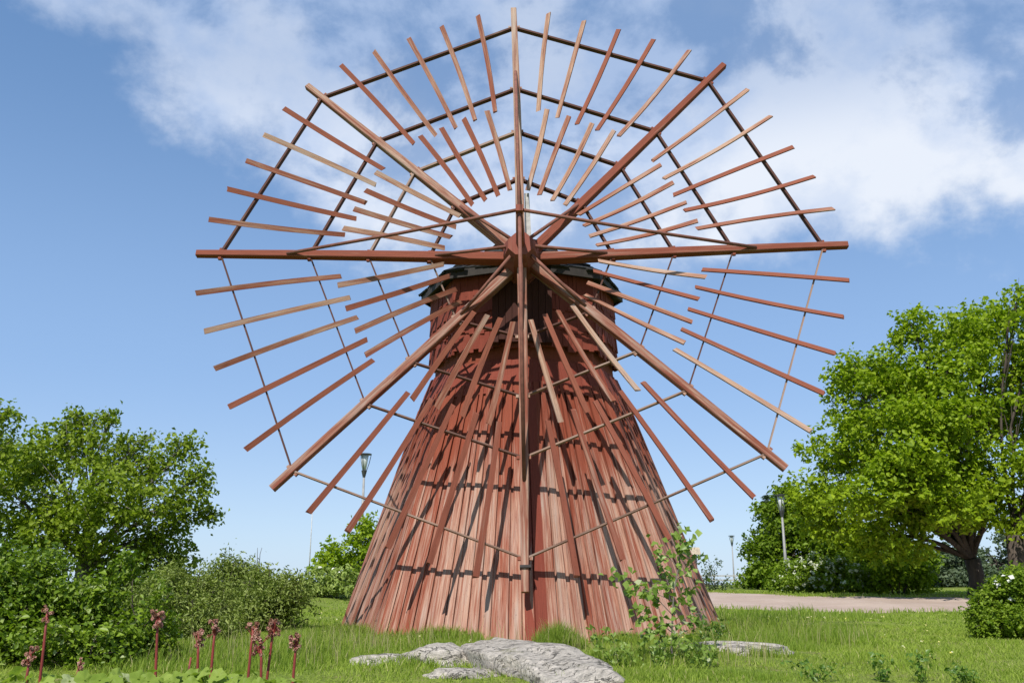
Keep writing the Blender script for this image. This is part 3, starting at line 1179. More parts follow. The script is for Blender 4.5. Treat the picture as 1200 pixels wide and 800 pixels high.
def leaves_on(P, D, per, size, reach, droop=0.3, up=0.55):
    n = len(P)
    ax = unit(D + rng.normal(scale=0.55, size=(n, 3)) + np.array([0, 0, 0.15 - droop]))
    t = rng.uniform(0, 1, (n, per))
    pos = P[:, None, :] + ax[:, None, :] * (t * reach)[:, :, None] + rng.normal(scale=reach * 0.22, size=(n, per, 3))
    nr = D[:, None, :] * 0.45 + np.array([0, 0, up]) + rng.normal(scale=0.55, size=(n, per, 3))
    pos = pos.reshape(-1, 3)
    nr = unit(nr.reshape(-1, 3))
    S = size * np.clip(rng.normal(0.95, 0.28, len(pos)), 0.4, 1.7)
    return pos, nr, S


def limb(mb, a, b, r0, r1, sag=0.0, n=6, wig=0.06, sides=6):
    a, b = Vector(a), Vector(b)
    L = (b - a).length
    pts = []
    o1 = Vector((random.uniform(-1, 1), random.uniform(-1, 1), random.uniform(-0.4, 0.4))) * wig * L
    for j in range(n + 1):
        t = j / n
        p = a.lerp(b, t) + o1 * math.sin(math.pi * t) + Vector((0, 0, sag * L * math.sin(math.pi * t)))
        p += Vector((random.uniform(-1, 1), random.uniform(-1, 1), random.uniform(-1, 1))) * 0.012 * L * (0 < j < n)
        pts.append(p)
    mb.tube(pts, [r0 + (r1 - r0) * (j / n) ** 0.8 for j in range(n + 1)], sides)
    return pts


DENS, LEAF = 1.42, 1.10


def woody(name, base, clumps_px, d, label, cat, leaf, bark, size, dens, per, reach, trunk_r=0.2, fork=0.3, stems=1,
          group=None, aspect=0.66, shell=0.32, droop=0.3, flowers=0, flower_size=0.1, twigs=1.0, crown_name='crown', bare=0, sprays=9, petals='petal'):
    """a tree or shrub; clumps_px = (u, v, extra depth, half width px, half height px)"""
    k = px_scale(d)
    bx, by = base
    bz = float(ground_h(bx, by))
    root = empty(name, (bx, by, bz), label, cat, group)
    B = np.array([bx, by, bz])
    cl = []
    for c in clumps_px:
        u, v, dd, hw, hh = c[:5]
        p = px(u, v, d + dd) - B
        kk = px_scale(d + dd)
        ry = c[5] if len(c) > 5 else (hw + hh) / 2 * kk
        cl.append((*p, hw * kk, ry, hh * kk))
    # every bough carries a loose core and a handful of smaller sprays, so that the outline billows
    fine = []
    for (x, y, z, rx, ry, rz) in cl:
        fine.append((x, y, z, rx * 0.80, ry * 0.80, rz * 0.80))
    P, D, K = clump_twigs(fine, dens * DENS * 0.40, 0.2)
    sub, own = [], []
    for ci, (x, y, z, rx, ry, rz) in enumerate(cl):
        for _ in range(sprays):
            q = unit(rng.normal(size=(1, 3)))[0]
            f = rng.uniform(0.50, 1.12)
            g = rng.uniform(0.20, 0.48)
            sub.append((x + q[0] * rx * f, y + q[1] * ry * f, z + q[2] * rz * f, rx * g * 1.1, ry * g * 1.1, rz * g * 0.85))
            own.append(ci)
    P2, D2, K2 = clump_twigs(sub, dens * DENS * 1.25, shell)
    P, D, K = np.concatenate([P, P2]), np.concatenate([D, D2]), np.concatenate([K, np.array(own)[K2]])
    keep = P[:, 2] > 0.05
    P, D, K = P[keep], D[keep], K[keep]
    pos, nr, S = leaves_on(P, D, per, size * LEAF, reach, droop)
    kp = pos[:, 2] > 0.02
    pos, nr, S = pos[kp], nr[kp], S[kp]
    crown = link(crown_name, leaf_mesh(crown_name, pos, nr, S, leaf, aspect), root)
    # trunk, limbs and twigs
    mb = MB()
    top = max(c[2] + c[5] for c in cl)
    cx = sum(c[0] for c in cl) / len(cl)
    fz = top * fork
    starts = []
    for s in range(stems):
        o = Vector((random.uniform(-1, 1), random.uniform(-1, 1), 0)) * (0 if stems == 1 else 0.35)
        f = Vector((o.x * 1.8 + cx * 0.04, o.y * 1.8, fz * random.uniform(0.85, 1.1)))
        if stems == 1:
            mb.tube([(0, 0, -0.2), (0, 0, 0.04 * top), (0.02, 0, 0.5 * fz), f], [trunk_r * 1.55, trunk_r * 1.08, trunk_r * 0.95, trunk_r], 10)
        else:
            mb.tube([(o.x, o.y, -0.1), (o.x * 1.3, o.y * 1.3, 0.5 * fz), f], [trunk_r, trunk_r * 0.8, trunk_r * 0.7], 6)
        starts.append(f)
    for ci, c in enumerate(cl):
        ctr = Vector(c[:3])
        st = min(starts, key=lambda q: (q - ctr).length + random.uniform(0, 0.5))
        rr = min(trunk_r * 0.55, max(0.012, 0.10 * max(c[3], c[5]) * 0.55 + 0.01))
        pts = limb(mb, st, ctr, rr * 1.2, rr * 0.45, 0.05 if ctr.z > st.z else 0.1, 7)
        sel = np.where(K == ci)[0]
        if len(sel):
            for q in rng.choice(sel, min(len(sel), max(2, int(14 * twigs))), replace=False):
                a = pts[random.randint(3, 7)]
                limb(mb, a, Vector(P[q] + D[q] * reach * 0.6), max(0.006, rr * 0.35), 0.004, 0.03, 4, 0.08, 4)
    for _ in range(bare):
        q = random.randint(0, len(P) - 1)
        if D[q, 2] > 0.2:
            limb(mb, Vector(P[q]), Vector(P[q] + np.array([random.uniform(-.2, .2), random.uniform(-.2, .2), 1.0]) * reach * random.uniform(1.2, 2.2)), 0.010, 0.004, 0, 4, 0.06, 4)
    mb.build('trunk' if stems == 1 else 'stems', bark, root, smooth=True)
    if flowers:
        out = rng.choice(len(P), min(flowers * 6, len(P)), replace=False)
        vis = [q for q in out if D[q, 1] < 0.15 and D[q, 2] > -0.2][:flowers]
        fb = []
        for q in vis:
            c = P[q] + D[q] * reach * 0.8
            m_ = 5
            pp = c + rng.normal(scale=flower_size * 0.35, size=(m_, 3))
            nn = unit(D[q] + np.array([0, -0.4, 0.5]) + rng.normal(scale=0.4, size=(m_, 3)))
            fb.append((pp, nn))
        PP = np.concatenate([f[0] for f in fb])
        NN = np.concatenate([f[1] for f in fb])
        link('blossom', leaf_mesh('blossom', PP, NN, flower_size * rng.uniform(0.6, 1.2, len(PP)), M[petals], 0.9, 0.1), root)
    return root


def gpos(u, d):
    c = px(u, 690, d)
    return (float(c[0]), float(d))


meadow_flowers()


def seed_grass():
    parts = []
    for (n, cx, cy, rx, ry) in ((260, -2.6, 11.0, 1.6, 1.7), (160, 3.9, 14.0, 1.4, 1.8), (110, 1.9, 10.3, 1.0, 0.8), (120, -1.2, 12.3, 1.6, 0.5), (60, 0.7, 12.0, 0.5, 0.4)):
        a = rng.uniform(0, 2 * np.pi, n)
        r = np.sqrt(rng.uniform(0, 1, n))
        parts.append((cx + np.cos(a) * r * rx, cy + np.sin(a) * r * ry))
    x = np.concatenate([p[0] for p in parts])
    y = np.concatenate([p[1] for p in parts])
    k = keep_off(x, y)
    x, y = x[k], y[k]
    blades(x, y, rng.uniform(0.18, 0.46, len(x)), np.full(len(x), 0.007), rng.uniform(0.05, 0.45, len(x)), 'seed_grass', M['straw'])


seed_grass()

# the big maple on the right and its neighbour
woody('maple_tree', gpos(1146, 33), [
    (1068, 380, 0, 26, 26), (1110, 420, -1, 55, 45), (1050, 430, 0.5, 48, 38), (1010, 468, 0, 52, 38), (1155, 395, 0.5, 48, 42),
    (985, 520, 0, 46, 38), (1060, 500, -2.0, 62, 46), (1130, 490, -2.5, 60, 48), (970, 570, 0.6, 40, 36), (1030, 570, -2.2, 60, 40),
    (1100, 565, -2.8, 60, 40), (1165, 560, -2, 50, 42), (985, 622, 0.5, 38, 32), (1045, 625, -1.0, 48, 30), (1180, 470, 1, 50, 50),
    (1105, 606, -2.2, 52, 20), (1160, 602, -1.6, 40, 18), (1100, 470, 2.5, 70, 60), (1050, 560, 2.5, 70, 50), (1000, 435, 0, 26, 18)],
    33, 'large bright green maple with a dark forked trunk beside the gravel path', 'tree', M['maple'], M['bark'],
    0.165, 5.2, 9, 0.42, 0.27, 0.135, bare=14)
woody('maple_tree', gpos(1196, 31), [
    (1192, 352, 0, 22, 26), (1240, 400, 0, 55, 55), (1200, 430, 0.5, 30, 35), (1250, 500, 0, 60, 60), (1215, 545, -1.0, 40, 40), (1240, 600, -0.5, 50, 30), (1300, 480, 1, 60, 80)],
    31, 'taller bright green maple cut off by the right edge of the picture', 'tree', M['maple'], M['bark'],
    0.165, 5.0, 9, 0.42, 0.30, 0.20, bare=5)
woody('broadleaf_tree', gpos(925, 49), [
    (905, 622, 0, 28, 26), (940, 603, 0, 34, 34), (890, 655, 0, 20, 22), (930, 650, -1, 38, 30), (965, 640, 0, 40, 44), (912, 676, -1, 32, 18), (884, 676, 0, 16, 16), (1000, 655, 0, 40, 36)],
    49, 'smaller round green tree behind the lamp post at the path bend', 'tree', M['mid_tree'], M['bark'],
    0.20, 6.5, 9, 0.42, 0.20, 0.25)


def spruce(u, vtop, d, half_px, label):
    x, y = gpos(u, d)
    z = float(ground_h(x, y))
    H = px(u, vtop, d)[2] - z
    root = empty('spruce_tree', (x, y, z), label, 'tree')
    mb = MB()
    mb.tube([(0, 0, -0.1), (0, 0, H * 0.5), (0, 0, H)], [0.16, 0.10, 0.015], 7)
    Rm = half_px * px_scale(d)
    P, D = [], []
    nl = int(H / 0.30)
    for i in range(nl):
        t = i / nl
        zz = H * (0.08 + 0.92 * t)
        r = Rm * (1 - t) ** 0.85 + 0.08
        nb = 9
        for k in range(nb):
            a = 2 * math.pi * (k + random.random()) / nb
            rr = r * random.uniform(0.75, 1.15)
            tip = (rr * math.cos(a), rr * math.sin(a), zz - 0.28 * rr)
            mb.tube([(0, 0, zz), tip], [0.02, 0.006], 4)
            for m_ in range(14):
                s = random.uniform(0.15, 1)
                P.append((tip[0] * s + random.gauss(0, .05), tip[1] * s + random.gauss(0, .05), zz - 0.28 * rr * s + random.gauss(0, .05)))
                D.append((math.cos(a), math.sin(a), 0.2))
    mb.build('trunk', M['bark'], root)
    P, D = np.array(P), np.array(D)
    N = unit(D * 0.2 + np.array([0, 0, 0.8]) + rng.normal(scale=0.5, size=P.shape))
    link('crown', leaf_mesh('crown', P, N, rng.uniform(0.16, 0.34, len(P)), M['spruce'], 0.4), root)


spruce(906, 577, 58, 26, 'dark spruce rising behind the round tree at the path bend')
spruce(1086, 640, 62, 24, 'small dark spruce far behind, seen left of the maple trunk')
spruce(1112, 632, 66, 26, 'hazy dark spruce far behind, seen just beside the maple trunk')
woody('broadleaf_tree', gpos(1175, 60), [(1165, 655, 0, 28, 26), (1195, 640, 0, 30, 30), (1215, 665, 0, 26, 20), (1140, 672, 0, 22, 16)], 60,
      'pale grey-green tree far behind, seen right of the maple trunk', 'tree', M['far_leaves'], M['bark'], 0.22, 3.5, 8, 0.5, 0.16, 0.3)

woody('broadleaf_tree', gpos(1120, 56), [(1100, 664, 0, 30, 24), (1130, 668, 0, 30, 24), (1075, 672, 0, 26, 20), (1115, 684, -0.5, 50, 12), (1150, 680, 0, 26, 16)], 56,
      'dull green bushy tree in the gap behind the maple trunk', 'tree', M['far_leaves'], M['bark'], 0.22, 5.5, 9, 0.5, 0.14, 0.2)
woody('broadleaf_tree', gpos(1020, 54), [(1010, 652, 0, 34, 30), (1045, 660, 0, 34, 26), (1030, 680, -0.5, 50, 14), (985, 670, 0, 24, 22)], 54,
      'dark green bushy tree closing the gap under the left side of the maple', 'tree', M['mid_tree'], M['bark'], 0.22, 5.5, 9, 0.45, 0.14, 0.2)
# shrubs by the path
woody('flowering_shrub', gpos(942, 37.5), [(938, 676, 0, 30, 18), (920, 686, -0.4, 20, 12), (958, 684, -0.4, 20, 14)], 37.5,
      'low green shrub with white blossom at the foot of the lamp post', 'shrub', M['hedge'], M['bark'], 0.12, 14, 8, 0.25, 0.025, 0.25, 7, flowers=60, flower_size=0.10, petals='cream')
woody('flowering_shrub', gpos(976, 37), [(972, 666, 0, 26, 15), (985, 676, -0.4, 30, 20), (958, 672, 0, 18, 14), (1000, 684, -0.5, 22, 14)], 37,
      'taller shrub covered in white blossom beside the path, under the maple', 'shrub', M['hedge'], M['bark'], 0.12, 14, 8, 0.25, 0.025, 0.25, 7, flowers=170, flower_size=0.10, petals='cream')
woody('shrub', gpos(1050, 36), [(1035, 676, 0, 26, 18), (1062, 668, 0, 26, 26), (1080, 680, 0, 20, 14), (1015, 684, 0, 16, 12)], 36,
      'bright green shrub without flowers in the shade under the maple', 'shrub', M['maple'], M['bark'], 0.13, 12, 8, 0.28, 0.03, 0.25, 6)
woody('rose_bush', gpos(1190, 14.6), [(1168, 715, 0, 26, 30), (1192, 700, 0.1, 30, 32), (1225, 712, 0, 34, 40), (1152, 732, -0.1, 16, 18), (1185, 735, -0.2, 30, 18)], 14.6,
      'dense green bush with scattered white blossoms at the right edge of the lawn', 'bush', M['hedge'], M['bark'], 0.050, 150, 10, 0.13, 0.014, 0.2, 9, flowers=26, flower_size=0.085)
woody('shrub', gpos(834, 44), [(832, 668, 0, 10, 14), (826, 684, 0, 8, 8), (846, 684, 0, 10, 6)], 44,
      'thin wispy grey-green shrub just right of the mill at the path', 'shrub', M['far_leaves'], M['bark'], 0.10, 5, 6, 0.3, 0.015, 0.2, 4)
woody('shrub', gpos(884, 52), [(884, 686, 0, 30, 6), (866, 688, 0, 16, 4), (905, 684, 0, 18, 7)], 52,
      'low pale green shrub on the verge between the two right lamp posts', 'shrub', M['lilac'], M['bark'], 0.14, 8, 7, 0.25, 0.02, 0.25, 5)

# left side
woody('broadleaf_tree', gpos(95, 21), [
    (110, 510, 0, 46, 26), (60, 530, 0, 50, 38), (150, 545, 0.2, 44, 28), (200, 545, 0, 34, 22), (225, 585, 0, 24, 26), (100, 575, -1.0, 70, 40),
    (175, 595, -0.4, 48, 30), (30, 590, -0.6, 50, 46), (70, 630, -0.8, 70, 34), (150, 640, 0, 52, 30), (195, 625, 0.3, 24, 26), (20, 540, 0.4, 34, 30), (180, 672, 0.4, 40, 20), (232, 560, 0.2, 14, 9), (240, 600, 0.3, 10, 8), (215, 520, 0.2, 16, 8), (128, 488, 0, 16, 8), (90, 492, 0, 12, 9), (212, 655, 0.5, 16, 16), (205, 688, 0.4, 36, 20), (140, 682, 0.2, 40, 22), (160, 516, 0.2, 16, 8)],
    21, 'spreading green tree leaning to the right at the left of the picture', 'tree', M['tree_left'], M['grey_bark'],
    0.098, 11.5, 9, 0.30, 0.20, 0.25, bare=10)
woody('broadleaf_tree', gpos(-60, 19), [(2, 488, 0, 12, 12), (-8, 520, 0, 22, 26), (-40, 560, 0, 50, 60), (-60, 640, 0, 60, 50)], 19,
      'tree at the far left edge of which only a few leafy twigs show', 'tree', M['tree_left'], M['grey_bark'], 0.098, 11, 9, 0.28, 0.16, 0.3)
woody('bush', gpos(62, 10.2), [(40, 692, 0, 62, 46), (112, 704, 0.2, 54, 40), (20, 742, -0.2, 60, 48), (100, 756, -0.2, 74, 42), (165, 745, 0, 34, 44), (10, 672, 0.2, 44, 34), (-40, 720, 0, 60, 70), (60, 776, -0.3, 80, 24), (140, 780, -0.1, 44, 22)], 10.2,
      'dense dark green bush with glossy leaves at the lower left', 'bush', M['bush_dark'], M['bark'], 0.056, 80, 9, 0.16, 0.018, 0.25, 9, twigs=1.2, bare=10)
woody('willow_shrub', gpos(215, 14.2), [(205, 718, 0, 34, 38), (186, 702, 0.3, 26, 30), (238, 726, -0.2, 32, 30), (176, 746, 0.2, 30, 26), (222, 692, 0.6, 26, 24), (246, 704, 0.5, 22, 24), (236, 752, -0.3, 36, 20), (200, 764, -0.3, 34, 16)], 14.2,
      'fine-leaved grey-green willow shrub next to the dark bush', 'shrub', M['willow'], M['bark'], 0.062, 75, 9, 0.24, 0.012, 0.2, 9, aspect=0.32, bare=22)
woody('willow_shrub', gpos(268, 20), [(268, 692, 0, 30, 28), (273, 668, 0, 15, 16), (250, 700, 0, 26, 24), (290, 700, -0.3, 28, 24), (270, 722, -0.5, 40, 16), (300, 684, 0.3, 16, 14)], 20,
      'tallest grey-green willow shrub in the row, with a pointed top', 'shrub', M['willow'], M['bark'], 0.078, 50, 9, 0.30, 0.012, 0.2, 8, aspect=0.32, bare=22)
woody('willow_shrub', gpos(318, 16.5), [(312, 704, 0, 30, 26), (328, 694, 0, 18, 20), (292, 722, -0.4, 34, 20), (330, 716, -0.2, 20, 20), (345, 694, 0.8, 20, 14), (306, 684, 0.3, 14, 14), (300, 738, -0.3, 34, 14)], 16.5,
      'rounded willow shrub at the edge of the open grass slope', 'shrub', M['willow'], M['bark'], 0.072, 55, 9, 0.26, 0.012, 0.2, 8, aspect=0.36, bare=16)
woody('shrub', gpos(368, 31), [(352, 696, 0, 22, 16), (376, 688, 0, 22, 19), (398, 690, -0.3, 22, 18), (380, 702, -0.4, 30, 10)], 31,
      'pale green rounded shrub left of the mill, in front of the small tree', 'shrub', M['lilac'], M['bark'], 0.12, 18, 8, 0.28, 0.02, 0.2, 7, flowers=6, flower_size=0.12)
woody('broadleaf_tree', gpos(420, 38), [(425, 640, 0, 18, 18), (400, 664, 0, 22, 14), (436, 660, 0, 22, 22), (384, 668, 0, 14, 9), (418, 680, 0, 26, 12), (394, 652, 0, 22, 16), (432, 624, 0, 20, 16)], 38,
      'small green tree behind the lamp post left of the mill', 'tree', M['maple'], M['bark'], 0.15, 7, 9, 0.35, 0.12, 0.25)


# the sapling in front of the mill, and the low growth round it
def sapling():
    d = 10.2
    b = px(792, 780, d)
    z = float(ground_h(b[0], b[1]))
    root = empty('sapling', (b[0], b[1], z), 'slender young leafy sapling growing in front of the right foot of the mill', 'sapling')
    B = np.array([b[0], b[1], z])
    mb = MB()
    stem = [px(u, v, d) - B for (u, v) in ((790, 792), (787, 760), (788, 720), (790, 690), (796, 660), (797, 625))]
    stem[0][2] = -0.05
    mb.tube(stem, [0.013, 0.011, 0.009, 0.008, 0.006, 0.003], 6)
    ends = [((788, 720), (716, 668), -0.1), ((789, 705), (732, 690), 0.15), ((790, 690), (760, 690), -0.2), ((792, 680), (822, 652), 0.1), ((795, 665), (768, 640), 0.1),
            ((796, 655), (812, 630), -0.1), ((788, 715), (818, 690), 0.2), ((787, 740), (745, 715), -0.2), ((787, 735), (828, 715), -0.1), ((787, 750), (752, 738), 0.1),
            ((787, 750), (812, 742), -0.2), ((797, 640), (797, 622), 0), ((790, 700), (775, 660), 0.2), ((789, 730), (770, 735), -0.2)]
    P, N = [], []
    for (s, e, dd) in ends:
        a = px(*s, d) - B
        q = px(*e, d + dd) - B
        pts = limb(mb, a, q, 0.006, 0.002, 0.06, 5, 0.05, 4)
        L = np.linalg.norm(q - a)
        for _ in range(int(8 + 44 * L)):
            t = random.uniform(0.25, 1.05)
            p = a + (q - a) * t + np.random.default_rng(random.randint(0, 10**6)).normal(scale=0.055, size=3)
            P.append(p)
    for _ in range(34):
        t = random.uniform(0.3, 1.0)
        i = min(int(t * 5), 4)
        P.append(stem[i] + (stem[i + 1] - stem[i]) * (t * 5 - i) + np.array([random.gauss(0, .06), random.gauss(0, .06), random.gauss(0, .05)]))
    P = np.array(P)
    N = unit(np.array([0, -0.35, 0.55]) + rng.normal(scale=0.6, size=P.shape))
    link('foliage', leaf_mesh('foliage', P, N, rng.uniform(0.06, 0.115, len(P)), M['aspen'], 0.8, 0.14), root)
    mb.build('stem', M['grey_bark'], root, smooth=True)


sapling()


def weed(u, v, d, h, w, n, leaf, mat, label, name='leafy_plant', group=None, aspect=0.6, stems=7):
    """a low plant of upright leafy stems"""
    b = px(u, v, d)
    z = float(ground_h(b[0], b[1]))
    root = empty(name, (b[0], b[1], z), label, 'plant', group)
    mb = MB()
    P, N = [], []
    for s in range(stems):
        a = random.uniform(0, 6.283)
        q = Vector((math.cos(a) * w * random.uniform(0.2, 1), math.sin(a) * w * random.uniform(0.2, 1), h * random.uniform(0.55, 1.05)))
        st = Vector((q.x * 0.10, q.y * 0.10, -0.03))
        limb(mb, st, q, 0.005, 0.002, 0.0, 4, 0.06, 4)
        for _ in range(n // stems):
            t = random.uniform(0.25, 1.05)
            p = st.lerp(q, t)
            P.append((p.x + random.gauss(0, leaf * .6), p.y + random.gauss(0, leaf * .6), max(0.01, p.z + random.gauss(0, leaf * .4))))
    P = np.array(P)
    N = unit(np.array([0, -0.3, 0.6]) + rng.normal(scale=0.55, size=P.shape))
    link('foliage', leaf_mesh('foliage', P, N, leaf * rng.uniform(0.6, 1.3, len(P)), mat, aspect, 0.14), root)
    mb.build('stems', M['weed'], root)
    return root


weed(724, 800, 10.0, 0.42, 0.36, 110, 0.07, M['aspen'], 'low leafy growth left of the sapling, touching the granite slab')
weed(770, 795, 9.6, 0.34, 0.40, 95, 0.07, M['aspen'], 'dense low leaves around the foot of the sapling stem')
weed(828, 795, 9.6, 0.34, 0.36, 110, 0.07, M['aspen'], 'low leafy growth right of the sapling, in front of the flat stone')
weed(836, 742, 12.6, 0.40, 0.40, 190, 0.060, M['weed'], 'dark weeds standing against the right foot of the mill')
weed(1036, 806, 8.6, 0.26, 0.12, 60, 0.055, M['weed'], 'small dark leafy weed on the lawn, tallest of the row at the lower right', stems=4)
weed(1084, 806, 8.6, 0.29, 0.12, 60, 0.055, M['weed'], 'leaning dark weed at the bottom, right of the tallest one', stems=4)
weed(958, 812, 8.5, 0.15, 0.28, 90, 0.05, M['weed'], 'flat clump of dark leaves at the bottom edge, right of the sapling')
weed(1140, 812, 8.5, 0.16, 0.26, 80, 0.05, M['weed'], 'flat clump of dark leaves at the bottom edge under the flowering bush')


# the red flower stalks in the near bed
def stalk(u0, v0, u1, d, head, label, bend=0.0, side=()):
    top = px(u0, v0, d)
    x1 = px(u1, 800, d)[0]
    z = float(ground_h(x1, d))
    root = empty('flower_stalk', (x1, d, z), label, 'flower stalk', 'red flower stalks standing in the near bed')
    T = Vector((top[0] - x1, 0.02, top[2] - z))
    mb = MB()
    base = Vector((0, 0, -0.03))
    bend = bend + random.uniform(-0.009, 0.009)
    midp = base.lerp(T, 0.55) + Vector((bend, 0, 0))
    mb.tube([base, base.lerp(midp, 0.6), midp, midp.lerp(T, 0.6) + Vector((bend * 0.3, 0, 0)), T], [0.0075, 0.007, 0.0065, 0.006, 0.0045], 8)
    mb.build('stalk', M['stalk'], root, smooth=True)
    if not head:
        return
    P, N, S = [], [], []
    tw = MB()
    for k in range(head):
        t = random.random()
        c = T + Vector((random.uniform(-0.027, 0.027), random.uniform(-0.025, 0.025), random.uniform(-0.06, 0.012)))
        tw.tube([T + Vector((0, 0, -0.06 * t)), c], [0.003, 0.002], 5)
        for _ in range(9):
            q = Vector((random.gauss(0, 1), random.gauss(0, 1), random.gauss(0, 1))).normalized()
            P.append(c + q * 0.006)
            N.append(q)
            S.append(random.uniform(0.012, 0.021))
    for k in range(8):
        c = T + Vector((random.uniform(-0.009, 0.009), random.uniform(-0.009, 0.009), 0.012 - 0.01 * k))
        for _ in range(3):
            q = Vector((random.gauss(0, 1), random.gauss(0, 1), random.gauss(0, 1))).normalized()
            P.append(c)
            N.append(q)
            S.append(0.016)
    tw.build('flower_branches', M['stalk'], root)
    link('seed_head', leaf_mesh('seed_head', np.array(P), unit(np.array([tuple(n_) for n_ in N])), np.array(S), M['pod'], 0.8, 0.1), root)


stalk(183, 718, 186, 4.2, 22, 'tall straight red stalk with a full pink seed head, standing alone before the bushes')
stalk(53, 713, 46, 4.2, 5, 'tallest bare red stalk at the left, almost without seed head', 0.012)
stalk(33, 762, 30, 4.0, 14, 'short red stalk with a small pink head left of the tall bare one')
stalk(92, 775, 84, 4.0, 4, 'short broken red stalk right of the tall bare one', -0.008)
stalk(231, 741, 235, 4.3, 12, 'thin red stalk with a small head, left one of the close pair')
stalk(251, 730, 247, 4.3, 11, 'thick red stalk with knobbly side buds, right one of the close pair')
stalk(222, 770, 227, 4.4, 0, 'short bare bent red stalk left of the close pair', -0.01)
stalk(296, 733, 292, 4.3, 20, 'red stalk with a pink head, leftmost of the three crowded stalks')
stalk(304, 750, 306, 4.1, 16, 'shortest red stalk in the middle of the three crowded stalks', 0.004)
stalk(320, 729, 308, 4.4, 22, 'leaning red stalk with the widest pink head, rightmost of the three crowded stalks')
stalk(346, 745, 339, 4.2, 18, 'red stalk with a drooping pink head, rightmost of all, before the open grass')


def broad_plant(u, v, d, n, size, label):
    """rosette of big rounded leaves on short stems"""
    b = px(u, 800, d)
    z = float(ground_h(b[0], b[1]))
    top = px(u, v, d)[2] - z
    root = empty('broad_leaved_plant', (b[0], b[1], z), label, 'plant', 'broad-leaved plants in the near bed')
    mb, sb = MB(), MB()
    for k in range(n):
        a = random.uniform(0, 6.283)
        rr = random.uniform(0.03, 0.17)
        c = Vector((math.cos(a) * rr, math.sin(a) * rr, top * random.uniform(0.72, 1.0)))
        nrm = Vector((math.cos(a) * 0.5 + random.gauss(0, .25), math.sin(a) * 0.5 - 0.25, 0.9)).normalized()
        tx = nrm.orthogonal().normalized()
        tx.rotate(Matrix.Rotation(random.uniform(0, 6.28), 3, nrm))
        ty = nrm.cross(tx)
        s = size * random.uniform(0.7, 1.2)
        m_ = 22
        vs = [c - nrm * s * 0.08]
        for ring in (0.55, 1.0):
            for q in range(m_):
                w = 2 * math.pi * q / m_
                r2 = s * 0.5 * ring * (1 + ring * (0.08 * math.cos(7 * w + k) + 0.05 * math.cos(11 * w))) * (1 if abs(w - math.pi) > 0.3 else 0.75)
                lift = s * ring * (0.09 * math.cos(2 * w + k) + 0.05 * math.cos(5 * w + 2 * k) * ring)
                vs.append(c + tx * r2 * math.cos(w) + ty * r2 * 0.85 * math.sin(w) + nrm * lift)
        fs = [(0, 1 + q, 1 + (q + 1) % m_) for q in range(m_)]
        fs += [(1 + q, 1 + m_ + q, 1 + m_ + (q + 1) % m_, 1 + (q + 1) % m_) for q in range(m_)]
        mb.add(vs, fs)
        sb.tube([(0, 0, -0.02), (c.x * 0.4, c.y * 0.4, c.z * 0.6), c], [0.006, 0.005, 0.004], 5)
    mb.build('leaves', M['broad'], root, smooth=True)
    sb.build('leaf_stems', M['broad'], root)


for (u, v, d, s, lab) in ((10, 786, 4.1, 0.13, 'broad pale leaves in the bottom left corner'),
                          (62, 787, 3.9, 0.12, 'broad pale leaves at the foot of the tall bare stalk'),
                          (118, 786, 4.0, 0.12, 'broad leaves between the broken stalk and the lone tall stalk'),
                          (172, 784, 4.0, 0.12, 'broad leaves at the foot of the lone tall stalk'),
                          (222, 784, 4.1, 0.12, 'broad leaves at the foot of the close pair of stalks'),
                          (268, 784, 4.0, 0.11, 'broad leaves between the close pair and the three crowded stalks'),
                          (318, 792, 4.0, 0.10, 'lowest broad leaves, at the foot of the three crowded stalks')):
    broad_plant(u, v + 4, d, 26, s * 0.66, lab)


# ------------------------------------------------------------------ lamp posts, pole, fence, shed
def lamp(u, v, d, label):
    x, y = gpos(u, d)
    z = float(ground_h(x, y))
    H = px(u, v, d)[2] - z
    root = empty('street_lamp', (x, y, z), label, 'street lamp', 'park lamps along the path')
    p = MB()
    p.tube([(0, 0, -0.1), (0, 0, 1.0), (0, 0, H - 0.95)], [0.075, 0.07, 0.045], 12)
    p.tube([(0, 0, 0), (0, 0, 0.9)], [0.09, 0.09], 12)
    p.build('pole', M['lamp_metal'], root, smooth=True)
    h = MB()
    h.tube([(0, 0, H - 1.0), (0, 0, H - 0.72)], [0.055, 0.12], 12)
    h.tube([(0, 0, H - 0.06), (0, 0, H - 0.02), (0, 0, H)], [0.29, 0.29, 0.12], 16)
    for k in range(3):
        a = 2 * math.pi * k / 3 + 0.3
        ca, sa = math.cos(a), math.sin(a)
        h.tube([(0.09 * ca, 0.09 * sa, H - 0.75), (0.20 * ca, 0.20 * sa, H - 0.4), (0.27 * ca, 0.27 * sa, H - 0.05)], 0.016, 6)
    h.build('lamp_housing', M['lamp_dark'], root)
    g = MB()
    g.tube([(0, 0, H - 0.72), (0, 0, H - 0.35), (0, 0, H - 0.08)], [0.075, 0.13, 0.17], 14)
    g.build('lamp_glass', M['lamp_glass'], root, smooth=True)


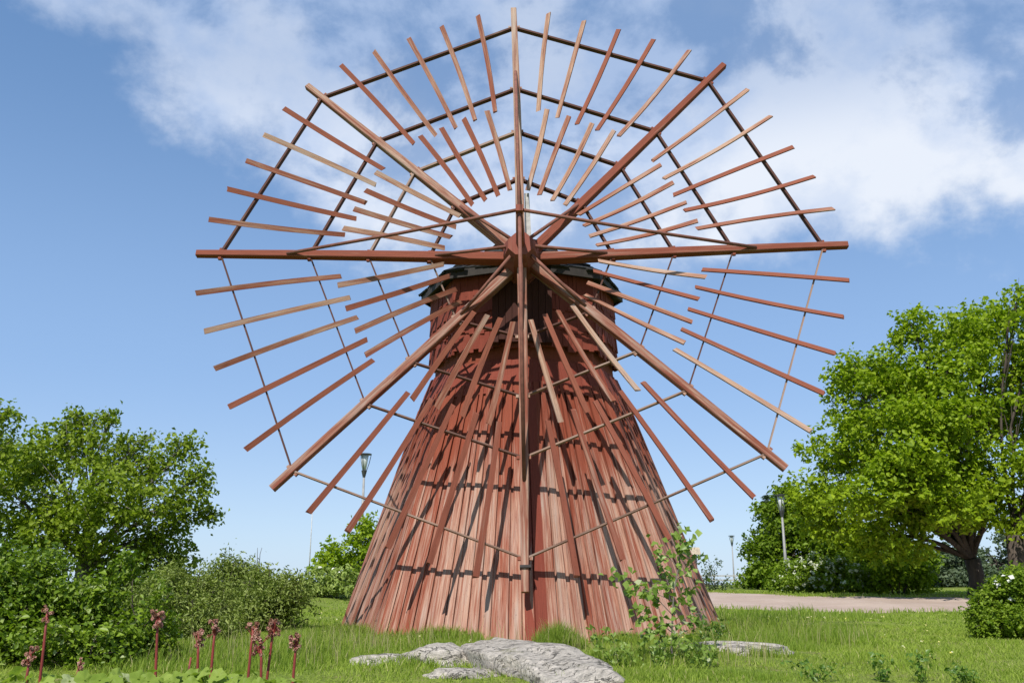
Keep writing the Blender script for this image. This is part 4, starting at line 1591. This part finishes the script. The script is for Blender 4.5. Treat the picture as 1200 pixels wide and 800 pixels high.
lamp(421, 531, 38, 'tall grey park lamp with a cone lantern left of the mill')
lamp(923, 579, 41, 'grey park lamp standing in front of the round tree at the path bend')
lamp(861, 627, 88, 'small distant park lamp against the sky, nearest to the mill on its right')

x, y = gpos(361, 75)
z = float(ground_h(x, y))
H = px(361, 594, 75)[2] - z
fp = empty('flagpole', (x, y, z), 'thin white bare pole far off between the left shrubs and the mill', 'pole')
mb = MB()
mb.tube([(0, 0, -0.2), (0, 0, H * 0.5), (0, 0, H)], [0.05, 0.042, 0.03], 8)
mb.build('pole', plain('white_pole', (0.5, 0.5, 0.5), 0.5), fp, smooth=True)
mb = MB()
mb.tube([(0, 0, H), (0, 0, H + 0.05), (0, 0, H + 0.12)], [0.04, 0.075, 0.02], 8)
mb.build('finial', M['lamp_metal'], fp)

x0, y0 = gpos(815, 72)
fe = empty('rail_fence', (x0, y0, float(ground_h(x0, y0))), 'low weathered rail fence far off beyond the path, right of the mill', 'fence')
fz = float(ground_h(x0, y0))
rl = MB()
for k in range(5):
    mb = MB()
    xx = k * 1.5
    mb.box((xx, 0.0, float(ground_h(x0 + xx, y0)) - fz + 0.38), (0.10, 0.10, 0.95), taper=(0.9, 0.9))
    mb.build('post', M['grey_wood'], fe)
for h in (0.42, 0.74):
    mb = MB()
    mb.box((3.0, -0.07, h), (6.4, 0.035, 0.10))
    mb.build('rail', M['grey_wood'], fe)

x, y = gpos(796, 40)
z = float(ground_h(x, y))
shed = empty('shed', (x, y, z), 'dark shed with a pale roof edge, mostly hidden behind the right side of the mill', 'shed')
H = px(800, 641, 40)[2] - z
xr = px(819, 641, 40)[0] - x
mb = MB()
mb.box((xr - 1.35 - 0.06, 1.2, (H - 0.32) / 2), (2.6, 2.4, H - 0.32))
mb.build('wall', M['shed_wall'], shed)
mb = MB()
mb.box((xr - 1.35, 1.2, H - 0.15), (2.78, 2.7, 0.30), taper=(0.97, 0.97))
mb.build('roof', M['shed_roof'], shed)
mb = MB()
mb.box((xr - 1.35, -0.03, 0.95), (0.85, 0.05, 1.9))
mb.build('door', M['grey_wood'], shed)
